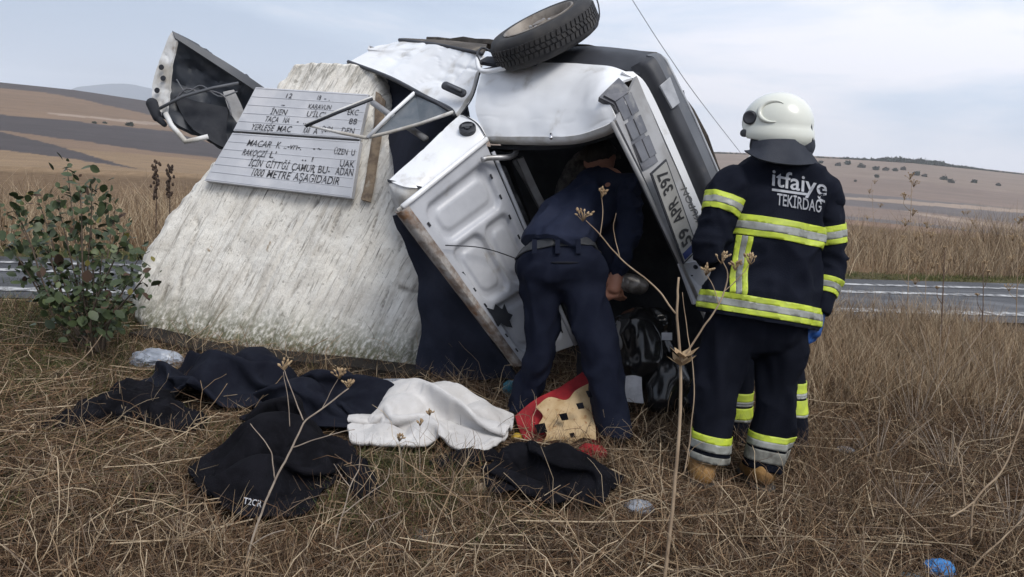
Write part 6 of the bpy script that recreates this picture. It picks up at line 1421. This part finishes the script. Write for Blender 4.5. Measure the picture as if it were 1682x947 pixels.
draped('trousers', 'dark navy trousers heaped in front of the stone foot', 'clothes', (375, 652), (1.0, 0.52), -0.1, ((418, 640, .17, .24), (455, 652, .12, .19), (345, 655, .13, .19), (300, 680, .12, .16)), denim, 4)
garment('dark_coat', 'black coat sleeve stretched over the grass under the shrub', 'clothes', [[(260, 668, .12, .6), (190, 668, .13, .5), (120, 690, .10, .4), (60, 700, .06, .4)], [(235, 655, .12, .5), (215, 640, .10, .5)], [(270, 680, .13, .5), (310, 700, .10, .4)]], black_c, seed=8, amp=0.035)
draped('navy_coat', 'navy coat lying between the black jacket and the white towel', 'clothes', (545, 688), (0.80, 0.54), 0.1, ((495, 690, .14, .22), (555, 672, .14, .21), (605, 690, .11, .17)), denim, 14)
jkt = draped('black_jacket', 'black fleece jacket with a small white logo in the foreground', 'clothes', (446, 795), (0.76, 0.60), 1.0, ((415, 825, .14, .17), (445, 775, .17, .26), (480, 735, .15, .25), (505, 780, .11, .18)), black_c, 17)
slv = garment('sleeve', None, None, [[(500, 745, .12, .6), (550, 742, .10, .6), (585, 775, .075, .65), (598, 815, .06, .6)]], black_c, seed=19, amp=0.03, group=None)
slv.location = [slv.location[i] - jkt.location[i] for i in range(3)]; slv.parent = jkt
dgj = bpy.context.evaluated_depsgraph_get(); dgj.update(); ej = jkt.evaluated_get(dgj); mj = ej.to_mesh(); bvj = BVHTree.FromPolygons([v.co + jkt.location for v in mj.vertices], [tuple(p.vertices) for p in mj.polygons]); ej.to_mesh_clear()
a = P(400, 826, 2.95); b = P(430, 832, 2.95); text_on('jacket_logo', 'T2CR', a, b - a, P(402, 815, 2.95) - a, paper_w, jkt, bold=0.01, lift=0.006, drape=bvj)
draped('white_towel', 'crumpled white towel lying before the open boot', 'towel', (708, 716), (0.86, 0.60), 0.05, ((660, 706, .14, .17), (725, 690, .14, .19), (785, 708, .12, .13), (630, 735, .09, .10), (700, 735, .10, .12)), towel_m, 3, n=60, thick=0.018, crumple=0.08, fdir=1.25, lam=0.24, bend=1.5)
garment('black_cloth', 'black cloth poking out beneath the towel edge', 'clothes', [[(720, 768, .07, .5), (770, 750, .08, .5), (810, 748, .06, .5)]], black_c, seed=23, amp=.015)
# red and tan patterned cloth hung between the man's feet
rc = thing('patterned_cloth', np.array((G(920, 728)[0], G(920, 728)[1], 0)), 'red cloth with a tan panel and black squares between the bending man\'s feet', 'cloth', 'clothes and rags strewn on the straw')
patch('red_border', [[(846, 682, 4.10), (880, 655, 4.16), (920, 632, 4.22), (966, 605, 4.28)], [(852, 702, 4.04), (888, 682, 4.08), (930, 664, 4.12), (976, 650, 4.16)], [(866, 730, 3.97), (900, 732, 3.98), (942, 733, 3.99), (988, 732, 4.0)]], red_c, rc, thick=0.012, nu=30, nv=22, dent=0.03, dseed=5)
patch('tan_panel', [[(880, 668, 4.07), (902, 652, 4.10), (930, 656, 4.12), (946, 640, 4.14), (968, 628, 4.17)], [(892, 682, 4.03), (914, 676, 4.05), (934, 672, 4.07), (955, 664, 4.09), (970, 652, 4.12)], [(884, 700, 3.99), (912, 700, 4.0), (936, 696, 4.02), (956, 692, 4.03), (974, 684, 4.06)], [(898, 712, 3.965), (920, 710, 3.97), (940, 712, 3.98), (960, 706, 3.99), (978, 700, 4.0)], [(890, 728, 3.945), (916, 722, 3.955), (934, 729, 3.95), (956, 718, 3.965), (979, 722, 3.965)]], tan_c, rc, thick=0.006, nu=34, nv=26, dent=0.012, dseed=5)
for x, y, s_ in ((926, 684, 8), (953, 666, 7), (970, 646, 8), (888, 703, 11), (940, 714, 5)):
    slab('black_square', [(x - s_, y - s_ * .5, 3.98 if y > 660 else 4.03), (x + s_ * .6, y - s_ * .8, 3.98 if y > 660 else 4.03), (x + s_, y + s_ * .6, 3.97 if y > 660 else 4.02), (x - s_ * .4, y + s_ * .8, 3.97 if y > 660 else 4.02)], black_c, rc, thick=0.004)
# dark clothing in the middle of the foreground
draped('dark_clothing', 'crumpled black clothing lying in the straw below the red cloth', 'clothes', (905, 808), (0.62, 0.40), -0.25, ((850, 780, .13, .15), (915, 795, .14, .17), (965, 828, .11, .12)), black_c, 31)
crumple('crumpled_paper', 'crumpled beige paper left of the black clothing', 'paper', 800, 815, .06, .05, .03, M('beige_paper', (0.36, 0.28, 0.19), (0.28, 0.21, 0.14), scale=14, rough=0.8), seed=2)
crumple('grey_rag', 'small pale grey rag right of the black clothing', 'rag', 1050, 842, .06, .05, .03, film, seed=6)
crumple('red_rag', 'small red rag above the black clothing', 'rag', 972, 752, .07, .05, .04, red_c, seed=9, n=4)
# small litter
bx = thing('plastic_box', np.array((G(645, 655)[0], G(645, 655)[1], 0)), 'shallow clear plastic box behind the white towel', 'box', 'litter around the wreck')
patch('tray', [[(612, 624, 4.62), (640, 622, 4.62), (664, 623, 4.62)], [(613, 650, 4.38), (648, 653, 4.36), (680, 645, 4.36)]], clear_p, bx, thick=0.03, nu=8, nv=6)
tube('rim', [(612, 624, 4.60), (664, 623, 4.60), (681, 645, 4.34), (648, 654, 4.34), (611, 650, 4.36), (612, 624, 4.60)], 0.006, clear_p, bx)
V_, F_ = capsule(P(640, 640, 4.36), P(652, 656, 4.28), 0.022, 0.022, side=CU, flat=.5); ph = mk('handset', V_, F_, plastic, base=P(646, 648, 4.32)); tag(ph, 'small black handset lying on the clear plastic box', 'phone', 'litter around the wreck')
crumple('plastic_bag', 'grey plastic bag crumpled at the foot of the stone under the shrub', 'plastic bag', 258, 606, .15, .09, .07, film, seed=3, n=4)
crumple('orange_scrap', 'bright orange scrap beside the grey plastic bag', 'scrap', 312, 608, .05, .03, .012, orange_p, seed=4)
crumple('white_scrap', 'small white scrap on the navy trousers', 'scrap', 438, 604, .035, .02, .015, paper_w, seed=5, z=.07)
pk = patch('white_packet', [[(1022, 618, 4.36), (1040, 616, 4.36), (1054, 619, 4.36)], [(1022, 640, 4.34), (1040, 640, 4.33), (1055, 642, 4.34)], [(1025, 658, 4.34), (1042, 661, 4.33), (1057, 662, 4.34)]], paper_w, None, thick=0.03, nu=8, nv=8, dent=0.02, base=P(1040, 661, 4.34)); tag(pk, 'white packet standing right of the bending man\'s leg', 'packet', 'litter around the wreck')
crumple('teal_packet', 'teal packet left of the bending man\'s leg', 'packet', 840, 652, .055, .03, .06, teal_p, seed=7, n=2)
crumple('yellow_scrap', 'yellow scrap at the right tip of the towel', 'scrap', 852, 722, .04, .03, .02, yellow_p, seed=8)
crumple('silver_wrapper', 'silver wrapper in the straw right of the firefighter\'s boots', 'wrapper', 1388, 742, .05, .04, .015, film, seed=11)
crumple('white_tissue', 'white tissue ball in the weeds at the right', 'tissue', 1580, 662, .035, .03, .03, paper_w, seed=12)
crumple('blue_rag', 'bright blue rag at the bottom right', 'rag', 1542, 945, .055, .045, .035, blue_c, seed=13, n=4)
crumple('blue_rag', 'pale blue rag scrap at the bottom edge left of the bright blue rag', 'rag', 1500, 952, .05, .03, .012, M('faded_blue', (0.10, 0.20, 0.27), (0.07, 0.13, 0.18), scale=9, rough=.8), seed=14)
sheet('grey_wrapper', 'flat dirty grey wrapper in the front straw', 'wrapper', [(665, 872), (690, 868), (740, 876), (782, 890), (790, 902), (760, 908), (710, 900), (675, 888)], 0.02, grey_wrap, seed=9, nr=20, nt=80, fold=0.012, fscale=12, group='litter around the wreck')
garment('black_strap', 'thin black strap in the grass at the far left', 'strap', [[(-10, 558, .05, .3), (30, 553, .06, .4), (60, 546, .05, .4)]], black_c, seed=3, amp=.008, group='litter around the wreck')
# bags spilling from the boot
def sack(name, label, caps, mat, seed, amp=.03):
    A, F, N = blob_arr(caps, .013, 3); A = wrinkle(A, N, amp, 7, seed); b = A.mean(0); b[2] = A[:, 2].min(); o = mk(name, A, F, mat, base=b); return tag(o, label, 'bag', 'bags spilling from the boot')
sack('black_bag', 'glossy black plastic bag bulging from the boot', [(P(1045, 545, 4.5), P(1060, 600, 4.5), .14, .15), (P(1070, 540, 4.6), P(1085, 590, 4.6), .13, .13)], bag_k, 4)
sack('black_bag', 'lower black plastic bag on the ground behind the packet', [(P(1095, 620, 4.42), P(1085, 650, 4.40), .12, .10), (P(1120, 600, 4.5), P(1120, 650, 4.48), .10, .10)], bag_k, 6)
sack('foil_bag', 'crinkled silver bag beside the bending man\'s hand', [(P(1030, 462, 4.60), P(1052, 470, 4.62), .055, .05)], foil, 8, .02)
sack('grey_bag', 'grey cloth bag behind the bending man\'s knee', [(P(1028, 530, 4.46), P(1018, 560, 4.46), .055, .06)], M('grey_fabric', (0.16, 0.16, 0.165), (0.10, 0.10, 0.105), scale=9, rough=.8), 9, .02)
pk2 = slab('white_card', [(1087, 546, 4.38), (1104, 546, 4.38), (1104, 558, 4.37), (1087, 558, 4.37)], paper_w, None, thick=.01, base=P(1095, 552, 4.38)); tag(pk2, 'small pale card on the black bag', 'card', 'litter around the wreck')
# ---------------------------------------------------------------- air
def haze_box():
    x0, x1, y0, y1, z0, z1 = -3800, 3800, -40, 3800, -75, 160
    V = [(x0, y0, z0), (x1, y0, z0), (x1, y1, z0), (x0, y1, z0), (x0, y0, z1), (x1, y0, z1), (x1, y1, z1), (x0, y1, z1)]
    F = [(0, 3, 2, 1), (4, 5, 6, 7), (0, 1, 5, 4), (1, 2, 6, 5), (2, 3, 7, 6), (3, 0, 4, 7)]
    mt = bpy.data.materials.new('haze_air'); mt.use_nodes = True; t = mt.node_tree; t.nodes.clear(); o_ = t.nodes.new('ShaderNodeOutputMaterial'); v_ = t.nodes.new('ShaderNodeVolumePrincipled')
    v_.inputs['Color'].default_value = (0.975, 0.988, 1.0, 1); v_.inputs['Density'].default_value = 0.00035; t.links.new(v_.outputs[0], o_.inputs['Volume'])
    o = mk('haze', V, F, mt, smooth=False); tag(o, 'thin pale haze over the far fields', kind='stuff'); return o
if HAZE: haze_box()
